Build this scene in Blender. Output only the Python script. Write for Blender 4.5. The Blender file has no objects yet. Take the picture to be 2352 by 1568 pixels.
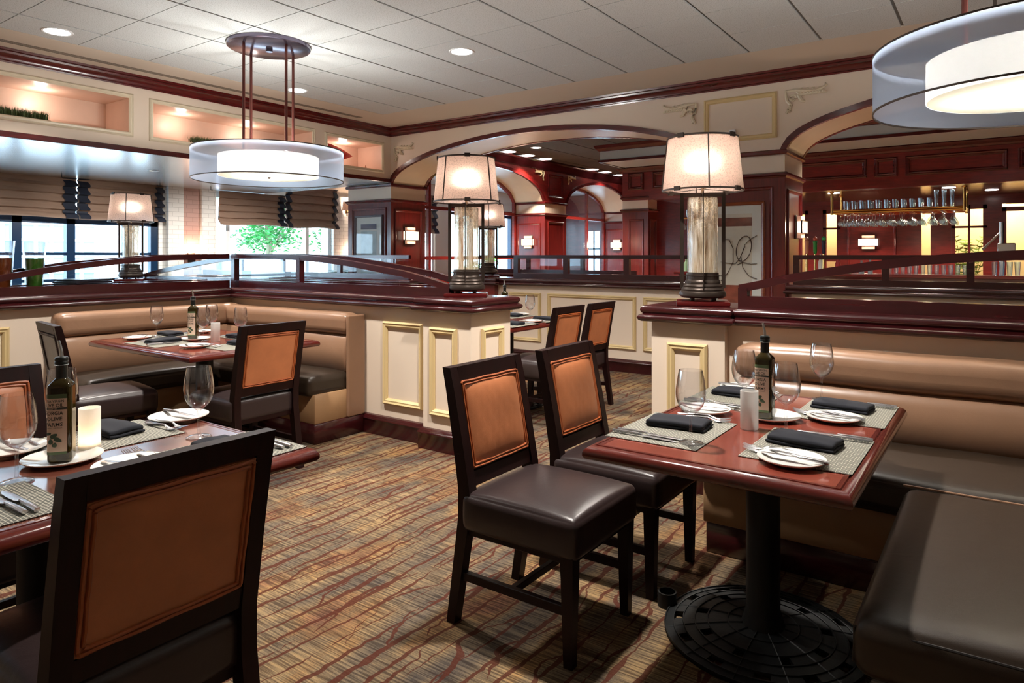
import bpy, bmesh, math, random
from mathutils import Vector, Matrix, noise
random.seed(7)
PI = math.pi
SC = bpy.context.scene
COL = SC.collection

# ------------------------------------------------------------------ camera, sky, exposure
TH = math.atan(1120.4 / 1570.0)
cam_d = bpy.data.cameras.new('camera')
cam_d.sensor_fit = 'HORIZONTAL'
cam_d.sensor_width = 36.0
cam_d.lens = 36.0 * 1570.0 / 2352.0
cam_d.shift_y = (586.0 - 784.0) / 2352.0
cam_d.clip_start = 0.05
cam_d.clip_end = 300
cam = bpy.data.objects.new('camera', cam_d)
COL.objects.link(cam)
cam.location = (0, 0, 1.35)
cam.rotation_euler = (PI / 2, 0, TH)
SC.camera = cam

SC.view_settings.view_transform = 'Standard'
SC.view_settings.look = 'None'
SC.view_settings.gamma = 1.0
SC.view_settings.exposure = 0.93
SC.cycles.max_bounces = 7
SC.cycles.diffuse_bounces = 5
SC.cycles.glossy_bounces = 3
SC.cycles.transmission_bounces = 4
SC.cycles.transparent_max_bounces = 16
SC.cycles.sample_clamp_indirect = 4.0
SC.cycles.caustics_reflective = False
SC.cycles.caustics_refractive = False
SC.cycles.use_adaptive_sampling = True
SC.cycles.adaptive_threshold = 0.02
SC.cycles.use_denoising = True

W = bpy.data.worlds.new('sky')
SC.world = W
W.use_nodes = True
bg = W.node_tree.nodes['Background']
bg.inputs[0].default_value = (0.50, 0.78, 1.0, 1)
bg.inputs[1].default_value = 6.5


def light(name, kind, loc, power, col, size=0.1, rot=(0, 0, 0), spot=None, blend=0.6):
    d = bpy.data.lights.new(name, kind)
    d.energy = power
    d.color = col
    if kind == 'AREA':
        d.size = size
    elif kind != 'SUN':
        d.shadow_soft_size = size
    if kind == 'SPOT':
        d.spot_size = spot
        d.spot_blend = blend
    o = bpy.data.objects.new(name, d)
    COL.objects.link(o)
    o.location = loc
    o.rotation_euler = rot
    return o


sun = light('sun', 'SUN', (-20, 10, 30), 5.0, (1.0, 0.97, 0.9), rot=(math.radians(35), 0, math.radians(60)))
sun.data.angle = 0.02

NEUT = (1.0, 0.93, 0.85)
# recessed ceiling lamps: (x, y, power)
DOWN = [(-6.35, 2.42, 70), (-3.98, 4.79, 75), (-6.41, 4.84, 60),
        (-3.98, 2.42, 85), (-1.55, 2.42, 105), (-1.55, 4.79, 85), (-3.98, 0.2, 18), (-6.35, 0.2, 20)]
for i, (x, y, p) in enumerate(DOWN):
    light('downlight_beam', 'SPOT', (x, y, 3.17), p * 2.6, NEUT, 0.07, spot=math.radians(118), blend=0.7)
BARDOWN = [(-7.14, 9.9), (-7.13, 10.49), (-7.11, 11.07), (-7.15, 13.0), (-7.15, 13.6), (-7.16, 14.28), (-6.49, 9.81)]
for x, y in [(-6.95, 10.49), (-6.95, 13.6), (-5.9, 9.6), (-5.9, 13.2), (-3.2, 9.0), (-1.2, 9.0), (.6, 9.0)]:  # spots away from the downlight row are added, unseen, to brighten the bar
    light('bar_beam_and_fill', 'SPOT', (x, y, 3.17), 300, (1, 0.84, 0.68), 0.06, spot=math.radians(120), blend=0.6)


# ------------------------------------------------------------------ colour and materials
def lin(c):
    return c / 12.92 if c <= 0.04045 else ((c + 0.055) / 1.055) ** 2.4


def rgb(r, g, b):
    return (lin(r / 255), lin(g / 255), lin(b / 255), 1)


class NT:
    def __init__(s, name):
        s.m = bpy.data.materials.new(name)
        s.m.use_nodes = True
        s.t = s.m.node_tree
        s.b = s.t.nodes['Principled BSDF']
        s.out = s.t.nodes['Material Output']

    def n(s, kind, **kw):
        nd = s.t.nodes.new(kind)
        for k, v in kw.items():
            if k.startswith('i_'):
                key = k[2:]
                key = int(key) if key.isdigit() else key.replace('_', ' ')
                nd.inputs[key].default_value = v
            else:
                setattr(nd, k, v)
        return nd

    def l(s, a, b):
        s.t.links.new(a, b)

    def coord(s, scale=(1, 1, 1), kind='Object', loc=(0, 0, 0), rot=(0, 0, 0)):
        tc = s.n('ShaderNodeTexCoord')
        mp = s.n('ShaderNodeMapping')
        mp.inputs['Scale'].default_value = scale
        mp.inputs['Location'].default_value = loc
        mp.inputs['Rotation'].default_value = rot
        s.l(tc.outputs[kind], mp.inputs[0])
        return mp.outputs[0]

    def ramp(s, fac, stops):
        r = s.n('ShaderNodeValToRGB')
        e = r.color_ramp.elements
        while len(e) < len(stops):
            e.new(0.5)
        for el, (p, c) in zip(e, stops):
            el.position = p
            el.color = c
        s.l(fac, r.inputs[0])
        return r.outputs[0]

    def bump(s, h, strength=0.2, dist=0.01):
        b = s.n('ShaderNodeBump')
        b.inputs['Strength'].default_value = strength
        b.inputs['Distance'].default_value = dist
        s.l(h, b.inputs['Height'])
        s.l(b.outputs[0], s.b.inputs['Normal'])

    def math(s, op, a, b=None, c=None):
        m = s.n('ShaderNodeMath', operation=op)
        for i, v in enumerate((a, b, c)):
            if v is None:
                continue
            if isinstance(v, (int, float)):
                m.inputs[i].default_value = v
            else:
                s.l(v, m.inputs[i])
        return m.outputs[0]

    def mix(s, f, a, b, mode='MIX'):
        m = s.n('ShaderNodeMix', data_type='RGBA', blend_type=mode)
        for i, v in ((0, f), (6, a), (7, b)):
            if isinstance(v, (int, float)):
                m.inputs[i].default_value = v
            elif isinstance(v, tuple):
                m.inputs[i].default_value = v
            else:
                s.l(v, m.inputs[i])
        return m.outputs[2]


def plain(name, c, rough=0.5, metal=0.0, coat=0.0, var=0.0, vs=6.0, bump=0.0, bs=60.0, bd=0.002, emit=None, es=1.0, spec=None):
    k = NT(name)
    k.b.inputs['Base Color'].default_value = c
    k.b.inputs['Roughness'].default_value = rough
    k.b.inputs['Metallic'].default_value = metal
    k.b.inputs['Coat Weight'].default_value = coat
    k.b.inputs['Coat Roughness'].default_value = 0.12
    if spec is not None:
        k.b.inputs['Specular IOR Level'].default_value = spec
    if var:
        nz = k.n('ShaderNodeTexNoise', i_Scale=vs, i_Detail=4.0)
        k.l(k.coord(), nz.inputs['Vector'])
        d = tuple(max(0, x * (1 - var)) for x in c[:3]) + (1,)
        u = tuple(min(1, x * (1 + var)) for x in c[:3]) + (1,)
        k.l(k.ramp(nz.outputs[0], [(0.3, d), (0.7, u)]), k.b.inputs['Base Color'])
    if bump:
        nz = k.n('ShaderNodeTexNoise', i_Scale=bs, i_Detail=3.0)
        k.l(k.coord(), nz.inputs['Vector'])
        k.bump(nz.outputs[0], bump, bd)
    if emit:
        k.b.inputs['Emission Color'].default_value = emit
        k.b.inputs['Emission Strength'].default_value = es
    return k.m


def wood(name, dark, light_, rough=0.28, coat=0.4, sc=(3, 3, 40), axis=None, spec=0.5):
    k = NT(name)
    if axis == 'x':
        sc = (3, 40, 40)
    elif axis == 'y':
        sc = (40, 3, 40)
    elif axis == 'z':
        sc = (40, 40, 3)
    nz = k.n('ShaderNodeTexNoise', i_Scale=1.0, i_Detail=5.0, i_Roughness=0.6, i_Distortion=0.4)
    k.l(k.coord(sc), nz.inputs['Vector'])
    k.l(k.ramp(nz.outputs[0], [(0.25, dark), (0.75, light_)]), k.b.inputs['Base Color'])
    k.b.inputs['Roughness'].default_value = rough
    k.b.inputs['Coat Weight'].default_value = coat
    k.b.inputs['Coat Roughness'].default_value = 0.15
    k.b.inputs['Specular IOR Level'].default_value = spec
    return k.m


def leather(name, c, rough=0.38, var=0.12, sc=90, wr=0.0):
    k = NT(name)
    nz = k.n('ShaderNodeTexNoise', i_Scale=5.0, i_Detail=5.0, i_Roughness=0.6)
    k.l(k.coord(), nz.inputs['Vector'])
    d = tuple(x * (1 - var) for x in c[:3]) + (1,)
    u = tuple(min(1, x * (1 + var)) for x in c[:3]) + (1,)
    k.l(k.ramp(nz.outputs[0], [(0.3, d), (0.7, u)]), k.b.inputs['Base Color'])
    k.b.inputs['Roughness'].default_value = rough
    vo = k.n('ShaderNodeTexVoronoi', i_Scale=float(sc * 4))
    k.l(k.coord(), vo.inputs['Vector'])
    n2 = k.n('ShaderNodeTexNoise', i_Scale=9.0, i_Detail=4.0, i_Distortion=1.5)
    k.l(k.coord(), n2.inputs['Vector'])
    h = k.math('ADD', k.math('MULTIPLY', vo.outputs[0], 0.12), k.math('MULTIPLY', n2.outputs[0], 1.0 + wr))
    k.bump(h, 0.25, 0.004)
    return k.m


def glassy(name, tint=(1, 1, 1, 1), rough=0.02, edge=0.8, base=0.05):
    """clear thin glass: what lies behind shows through, the rest mirrors the room, more at grazing angles"""
    k = NT(name)
    k.t.nodes.remove(k.b)
    tr = k.n('ShaderNodeBsdfTransparent')
    tr.inputs[0].default_value = tint
    gl = k.n('ShaderNodeBsdfGlossy')
    gl.inputs['Roughness'].default_value = rough
    lw = k.n('ShaderNodeLayerWeight')
    lw.inputs[0].default_value = 0.5
    f = k.math('ADD', k.math('MULTIPLY', k.math('POWER', lw.outputs['Facing'], 2.2), edge), base)
    dk = tuple(x * 0.78 for x in tint[:3]) + (1,)
    k.l(k.ramp(lw.outputs['Facing'], [(0.55, tint), (0.97, dk)]), tr.inputs[0])
    mx = k.n('ShaderNodeMixShader')
    k.l(f, mx.inputs[0])
    k.l(tr.outputs[0], mx.inputs[1])
    k.l(gl.outputs[0], mx.inputs[2])
    k.l(mx.outputs[0], k.out.inputs[0])
    return k.m


def shade_mat(name, c, trans=0.6, clear=0.0, speck=0.0):
    """lampshade fabric or parchment: light passes through it diffusely"""
    k = NT(name)
    k.t.nodes.remove(k.b)
    df = k.n('ShaderNodeBsdfDiffuse')
    tl = k.n('ShaderNodeBsdfTranslucent')
    mx = k.n('ShaderNodeMixShader')
    mx.inputs[0].default_value = trans
    k.l(df.outputs[0], mx.inputs[1])
    k.l(tl.outputs[0], mx.inputs[2])
    cin = None
    if speck:
        nz = k.n('ShaderNodeTexNoise', i_Scale=120.0, i_Detail=4.0, i_Roughness=0.8)
        k.l(k.coord(), nz.inputs['Vector'])
        n2 = k.n('ShaderNodeTexNoise', i_Scale=9.0, i_Detail=3.0)
        k.l(k.coord(), n2.inputs['Vector'])
        dk = tuple(x * 0.45 for x in c[:3]) + (1,)
        a = k.ramp(nz.outputs[0], [(0.41, dk), (0.49, c)])
        cin = k.mix(k.math('MULTIPLY', n2.outputs[0], 0.35), a, (c[0] * 0.8, c[1] * 0.7, c[2] * 0.62, 1))
    for b in (df, tl):
        if cin is not None:
            k.l(cin, b.inputs[0])
        else:
            b.inputs[0].default_value = c
    o = mx.outputs[0]
    if speck:
        rf = k.n('ShaderNodeBsdfRefraction')
        rf.inputs['Roughness'].default_value = 0.85
        rf.inputs['IOR'].default_value = 1.35
        rf.inputs['Color'].default_value = (1, .93, .84, 1)
        m3 = k.n('ShaderNodeMixShader')
        m3.inputs[0].default_value = 0.20
        k.l(o, m3.inputs[1])
        k.l(rf.outputs[0], m3.inputs[2])
        o = m3.outputs[0]
    if clear:
        tr = k.n('ShaderNodeBsdfTransparent')
        m2 = k.n('ShaderNodeMixShader')
        m2.inputs[0].default_value = clear
        k.l(o, m2.inputs[1])
        k.l(tr.outputs[0], m2.inputs[2])
        o = m2.outputs[0]
    k.l(o, k.out.inputs[0])
    return k.m


def carpet_mat():
    k = NT('carpet')
    P = k.coord((1, 1, 1))
    sep = k.n('ShaderNodeSeparateXYZ')
    k.l(P, sep.inputs[0])
    # soft blocks of colour
    def nz(scale, sx, sy, det=2.0, dist=0.0, off=0.0):
        n = k.n('ShaderNodeTexNoise', i_Scale=scale, i_Detail=det, i_Distortion=dist)
        k.l(k.coord((sx, sy, 1), loc=(off, off, 0)), n.inputs['Vector'])
        return n.outputs[0]
    base = k.ramp(nz(1.0, 5.2, 2.1, 3), [(0.32, rgb(72, 66, 62)), (0.44, rgb(106, 94, 80)), (0.53, rgb(140, 118, 88)),
                                     (0.61, rgb(158, 114, 66)), (0.72, rgb(140, 84, 54))])
    tone = k.ramp(nz(1.0, 3.8, 1.6, 3, 0, 7.3), [(0.36, rgb(82, 76, 74)), (0.5, rgb(128, 110, 88)), (0.64, rgb(168, 138, 98))])
    base = k.mix(0.5, base, tone)
    # fine cross stripes, broken every few centimetres
    st = nz(1.0, 6.0, 130.0, 1.0, 0, 3.1)
    stripe = k.ramp(st, [(0.38, (0.50, 0.46, 0.44, 1)), (0.52, (0.98, 0.96, 0.92, 1)), (0.66, (1.5, 1.42, 1.22, 1))])
    base = k.mix(1.0, base, stripe, 'MULTIPLY')
    # rust veins running away down the room
    def veins(freq, sx, sy, wob, off, w0, w1):
        wb = nz(1.0, sx, sy, 2.0, 0.0, off)
        jit = nz(1.0, 10.0, 15.0, 2.0, 0.0, off + 5)
        x = k.math('ADD', k.math('MULTIPLY', sep.outputs[0], freq), k.math('MULTIPLY', wb, wob))
        x = k.math('ADD', x, k.math('MULTIPLY', jit, 0.36))
        fr = k.math('ABSOLUTE', k.math('SUBTRACT', k.math('FRACT', x), 0.5))
        wd = k.math('MULTIPLY_ADD', nz(1.0, 5.0, 2.4, 2.0, 0, off + 11), w1, w0)
        return k.math('LESS_THAN', fr, wd)
    v = k.math('MAXIMUM', veins(11.5, 0.5, 0.75, 2.4, 0.0, -0.13, 0.42), veins(7.5, 0.8, 1.7, 2.6, 21.0, -0.16, 0.38))
    base = k.mix(1.0, base, (0.70, 0.73, 0.80, 1), 'MULTIPLY')
    col = k.mix(k.math('MULTIPLY', v, 0.88), base, rgb(76, 37, 27))
    pile = k.n('ShaderNodeTexNoise', i_Scale=420.0, i_Detail=2.0)
    k.l(P, pile.inputs['Vector'])
    col = k.mix(1.0, col, k.ramp(pile.outputs[0], [(0.3, (0.72, 0.72, 0.72, 1)), (0.7, (1.2, 1.2, 1.2, 1))]), 'MULTIPLY')
    k.l(col, k.b.inputs['Base Color'])
    k.b.inputs['Roughness'].default_value = 0.95
    k.b.inputs['Specular IOR Level'].default_value = 0.1
    k.bump(pile.outputs[0], 0.5, 0.004)
    return k.m


def mat_weave(name, c1, c2, s=0.009):
    k = NT(name)
    br = k.n('ShaderNodeTexBrick', offset=0.5, squash=1.0)
    k.l(k.coord((1, 1, 1)), br.inputs['Vector'])
    br.inputs['Color1'].default_value = c2
    br.inputs['Color2'].default_value = tuple(x * 0.8 for x in c2[:3]) + (1,)
    br.inputs['Mortar'].default_value = c1
    br.inputs['Scale'].default_value = 1.0
    br.inputs['Mortar Size'].default_value = s * 0.14
    br.inputs['Mortar Smooth'].default_value = 0.1
    br.inputs['Brick Width'].default_value = s * 1.9
    br.inputs['Row Height'].default_value = s
    k.l(br.outputs[0], k.b.inputs['Base Color'])
    k.b.inputs['Roughness'].default_value = 0.6
    k.bump(br.outputs['Fac'], 0.5, 0.001)
    return k.m


def crackle():
    """seeded amber-clear glass with a crackled net near the top"""
    k = NT('crackle_glass')
    k.t.nodes.remove(k.b)
    vo = k.n('ShaderNodeTexVoronoi', feature='DISTANCE_TO_EDGE', i_Scale=46.0)
    k.l(k.coord((1, 1, 0.8)), vo.inputs['Vector'])
    nz = k.n('ShaderNodeTexNoise', i_Scale=12.0, i_Detail=5.0)
    k.l(k.coord((6, 6, 0.6)), nz.inputs['Vector'])
    tc = k.n('ShaderNodeTexCoord')
    sp = k.n('ShaderNodeSeparateXYZ')
    k.l(tc.outputs['Object'], sp.inputs[0])
    top = k.math('MINIMUM', k.math('MAXIMUM', k.math('MULTIPLY', k.math('SUBTRACT', sp.outputs[2], 0.40), 6.0), 0.0), 1.0)
    line = k.math('MULTIPLY', k.math('LESS_THAN', vo.outputs[0], 0.05), top)
    col = k.ramp(nz.outputs[0], [(0.35, rgb(178, 156, 122)), (0.5, rgb(236, 222, 198)), (0.65, rgb(250, 246, 236))])
    df = k.n('ShaderNodeBsdfTranslucent')
    d2 = k.n('ShaderNodeBsdfDiffuse')
    k.l(col, df.inputs[0])
    k.l(col, d2.inputs[0])
    m0 = k.n('ShaderNodeMixShader')
    m0.inputs[0].default_value = 0.5
    k.l(df.outputs[0], m0.inputs[1])
    k.l(d2.outputs[0], m0.inputs[2])
    tr = k.n('ShaderNodeBsdfTransparent')
    tr.inputs[0].default_value = (0.95, 0.9, 0.8, 1)
    gl = k.n('ShaderNodeBsdfGlossy')
    gl.inputs['Roughness'].default_value = 0.08
    m1 = k.n('ShaderNodeMixShader')
    f = k.math('MINIMUM', k.math('ADD', k.math('MULTIPLY', nz.outputs[0], 1.1), k.math('MULTIPLY', line, 0.6)), 1.0)
    k.l(f, m1.inputs[0])
    k.l(tr.outputs[0], m1.inputs[1])
    k.l(m0.outputs[0], m1.inputs[2])
    lw = k.n('ShaderNodeLayerWeight')
    lw.inputs[0].default_value = 0.3
    m2 = k.n('ShaderNodeMixShader')
    k.l(k.math('MULTIPLY', lw.outputs['Facing'], 0.6), m2.inputs[0])
    k.l(m1.outputs[0], m2.inputs[1])
    k.l(gl.outputs[0], m2.inputs[2])
    bm = k.n('ShaderNodeBump')
    bm.inputs['Strength'].default_value = 0.6
    bm.inputs['Distance'].default_value = 0.004
    k.l(nz.outputs[0], bm.inputs['Height'])
    k.l(bm.outputs[0], gl.inputs['Normal'])
    k.l(m2.outputs[0], k.out.inputs[0])
    return k.m


def tile_mat():
    k = NT('ceiling_tile')
    a = k.n('ShaderNodeTexNoise', i_Scale=140.0, i_Detail=3.0)
    k.l(k.coord(), a.inputs['Vector'])
    k.l(k.ramp(a.outputs[0], [(0.33, rgb(164, 168, 166)), (0.5, rgb(202, 206, 206))]), k.b.inputs['Base Color'])
    k.b.inputs['Roughness'].default_value = 0.95
    k.bump(a.outputs[0], 0.3, 0.002)
    return k.m


def brick_wall(name, c, m, bw=0.2, rh=0.07):
    k = NT(name)
    br = k.n('ShaderNodeTexBrick')
    k.l(k.coord((1, 1, 1), rot=(PI / 2, 0, 0)), br.inputs['Vector'])
    tc = k.n('ShaderNodeTexCoord')
    sp = k.n('ShaderNodeSeparateXYZ')
    cb = k.n('ShaderNodeCombineXYZ')
    k.l(tc.outputs['Object'], sp.inputs[0])
    k.l(k.math('ADD', sp.outputs[0], sp.outputs[1]), cb.inputs[0])
    k.l(sp.outputs[2], cb.inputs[1])
    k.l(cb.outputs[0], br.inputs['Vector'])
    br.inputs['Color1'].default_value = c
    br.inputs['Color2'].default_value = tuple(x * 0.93 for x in c[:3]) + (1,)
    br.inputs['Mortar'].default_value = m
    br.inputs['Scale'].default_value = 1.0
    br.inputs['Mortar Size'].default_value = 0.004
    br.inputs['Brick Width'].default_value = bw
    br.inputs['Row Height'].default_value = rh
    k.l(br.outputs[0], k.b.inputs['Base Color'])
    k.b.inputs['Roughness'].default_value = 0.5
    return k.m


M = dict(
    cream=plain('cream_paint', rgb(228, 211, 192), 0.45, var=0.03, vs=1.5, bump=0.05, bs=200),
    cream2=plain('cream_gloss_paint', rgb(222, 210, 184), 0.35, var=0.03),
    trim=plain('yellow_cream_trim', rgb(214, 190, 140), 0.4),
    niche=plain('niche_peach_paint', rgb(214, 184, 164), 0.4, var=0.04),
    gyp=plain('gypsum_border', rgb(208, 196, 180), 0.8),
    low=plain('low_soffit_gloss', rgb(200, 208, 214), 0.24, metal=0.55, bump=0.05, bs=6, bd=0.02),
    tile=tile_mat(),
    grid=plain('ceiling_grid', rgb(96, 98, 96), 0.6),
    wood=wood('mahogany', rgb(62, 10, 12), rgb(98, 21, 21), 0.24, 0.5, (4, 4, 30)),
    woodz=wood('mahogany_upright', rgb(72, 15, 14), rgb(112, 28, 24), 0.3, 0.4, axis='z'),
    woodx=wood('mahogany_cap', rgb(42, 12, 15), rgb(66, 19, 22), 0.24, 0.45, (4, 4, 40)),
    bark=wood('bar_mahogany', rgb(92, 20, 18), rgb(134, 36, 30), 0.3, 0.4, (5, 5, 30)),
    chairw=wood('espresso_wood', rgb(20, 7, 7), rgb(34, 10, 9), 0.42, 0.0, axis='z', spec=0.22),
    orange=leather('tan_orange_leather', rgb(184, 114, 74), 0.42, 0.16),
    pipe=leather('tan_piping', rgb(160, 84, 44), 0.4, 0.1),
    seat=leather('dark_brown_leather', rgb(48, 37, 37), 0.33, 0.06),
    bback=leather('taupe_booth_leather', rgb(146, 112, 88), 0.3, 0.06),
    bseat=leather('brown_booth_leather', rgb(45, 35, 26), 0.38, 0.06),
    bbase=leather('tan_booth_base', rgb(168, 132, 96), 0.4, 0.05),
    lam=plain('red_laminate', rgb(134, 62, 48), 0.2, coat=1.0, var=0.12, vs=9),
    tedge=wood('table_edge_wood', rgb(66, 16, 14), rgb(104, 34, 24), 0.2, 0.8, (6, 6, 30)),
    iron=plain('black_iron', rgb(11, 13, 14), 0.5, metal=0.0, spec=.35, bump=0.3, bs=80),
    bronze=plain('dark_bronze', rgb(66, 56, 50), 0.38, metal=0.6, bump=0.2, bs=90),
    bronze2=plain('copper_bronze', rgb(110, 62, 56), 0.3, metal=0.7),
    canopy=plain('pendant_canopy_metal', rgb(120, 112, 130), 0.16, metal=0.9),
    brass=plain('polished_brass', rgb(220, 180, 110), 0.15, metal=1.0),
    steel=plain('cutlery_steel', rgb(225, 225, 228), 0.24, metal=1.0),
    chrome=plain('pourer_steel', rgb(205, 212, 212), 0.28, metal=1.0),
    china=plain('white_china', rgb(238, 236, 230), 0.12, coat=0.5),
    napkin=plain('navy_cloth', rgb(15, 18, 29), 0.9, bump=0.4, bs=500, bd=0.001),
    weave=mat_weave('woven_placemat', rgb(176, 172, 156), rgb(78, 78, 70)),
    glass=glassy('clear_glass', (.985, .99, 1, 1), .02, 1.0, .06),
    barglass=glassy('bar_glass', (.9, .97, 1, 1), .10, 1.0, .15),
    pane=glassy('pane_glass', (0.96, 0.99, 1, 1), 0.0, 0.35, 0.03),
    frost=shade_mat('frosted_glass', rgb(240, 240, 238), 0.5, 0.08),
    parch=shade_mat('parchment_shade', rgb(198, 172, 160), 0.62, 0.0, 1.0),
    sheer=shade_mat('sheer_shade_fabric', rgb(190, 206, 230), 0.5, 0.30),
    inner=shade_mat('white_inner_shade', rgb(166, 165, 161), 0.5, 0.0),
    diffuser=shade_mat('diffuser_acrylic', rgb(150, 144, 130), 0.5),
    diff=plain('lit_diffuser', rgb(250, 246, 236), 0.5, emit=(1, 0.95, 0.86, 1), es=0.9),
    dlamp=plain('downlight_lens', rgb(255, 255, 250), 0.5, emit=(1, 0.97, 0.92, 1), es=9.0),
    scon=plain('sconce_glass_lit', rgb(255, 240, 220), 0.5, emit=(1, 0.86, 0.66, 1), es=.85),
    sconr=plain('sconce_glass_dim', rgb(255, 210, 180), 0.5, emit=(1, 0.55, 0.40, 1), es=.12),
    oil=plain('olive_oil_glass', rgb(42, 34, 8), 0.05, var=0.4, vs=20),
    boil=plain('dark_bottle_cap', rgb(16, 22, 20), 0.3),
    label=plain('bottle_label', rgb(214, 188, 166), 0.6),
    labelg=plain('label_green', rgb(74, 92, 58), 0.6),
    ink=plain('label_ink', rgb(44, 44, 36), 0.6),
    leaf=plain('printed_leaf_green', rgb(52, 72, 50), 0.6),
    crackle=crackle(),
    blind=shade_mat('tan_roman_cloth', rgb(152, 128, 112), 0.28),
    band=plain('navy_band_cloth', rgb(16, 26, 44), 0.6),
    navy=plain('dark_window_frame', rgb(12, 44, 74), 0.25),
    white=plain('white_paint', rgb(232, 236, 238), 0.5),
    tilew=brick_wall('white_glazed_brick', rgb(226, 226, 222), rgb(190, 190, 186)),
    tilep=brick_wall('pink_glazed_brick', rgb(176, 140, 130), rgb(150, 118, 110)),
    green=plain('grass_green', rgb(58, 78, 30), 0.6, var=0.4, vs=40),
    leafo=plain('tree_leaf', rgb(34, 120, 50), 0.6, var=0.3, vs=3),
    trunk=plain('tree_bark', rgb(120, 120, 96), 0.9),
    red=plain('red_lacquer', rgb(190, 14, 26), 0.15, coat=0.8),
    concrete=plain('concrete', rgb(225, 225, 225), 0.9),
    plaza=plain('pink_paving', rgb(214, 170, 170), 0.9, var=0.05),
    facade=plain('white_facade', rgb(235, 240, 244), 0.8),
    fglass=plain('facade_glass', rgb(110, 125, 140), 0.15),
    amber=glassy('amber_glass', (0.85, 0.42, 0.16, 1), 0.05, 0.5, 0.15),
    greeng=glassy('green_glass', (0.25, 0.55, 0.12, 1), 0.05, 0.4, 0.2),
    menu=plain('menu_cover', rgb(30, 34, 44), 0.3, coat=0.3),
    paper=plain('paper', rgb(225, 222, 214), 0.6),
    gray=plain('gray_paint', rgb(170, 160, 148), 0.7),
    floor=carpet_mat(),
)


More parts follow.
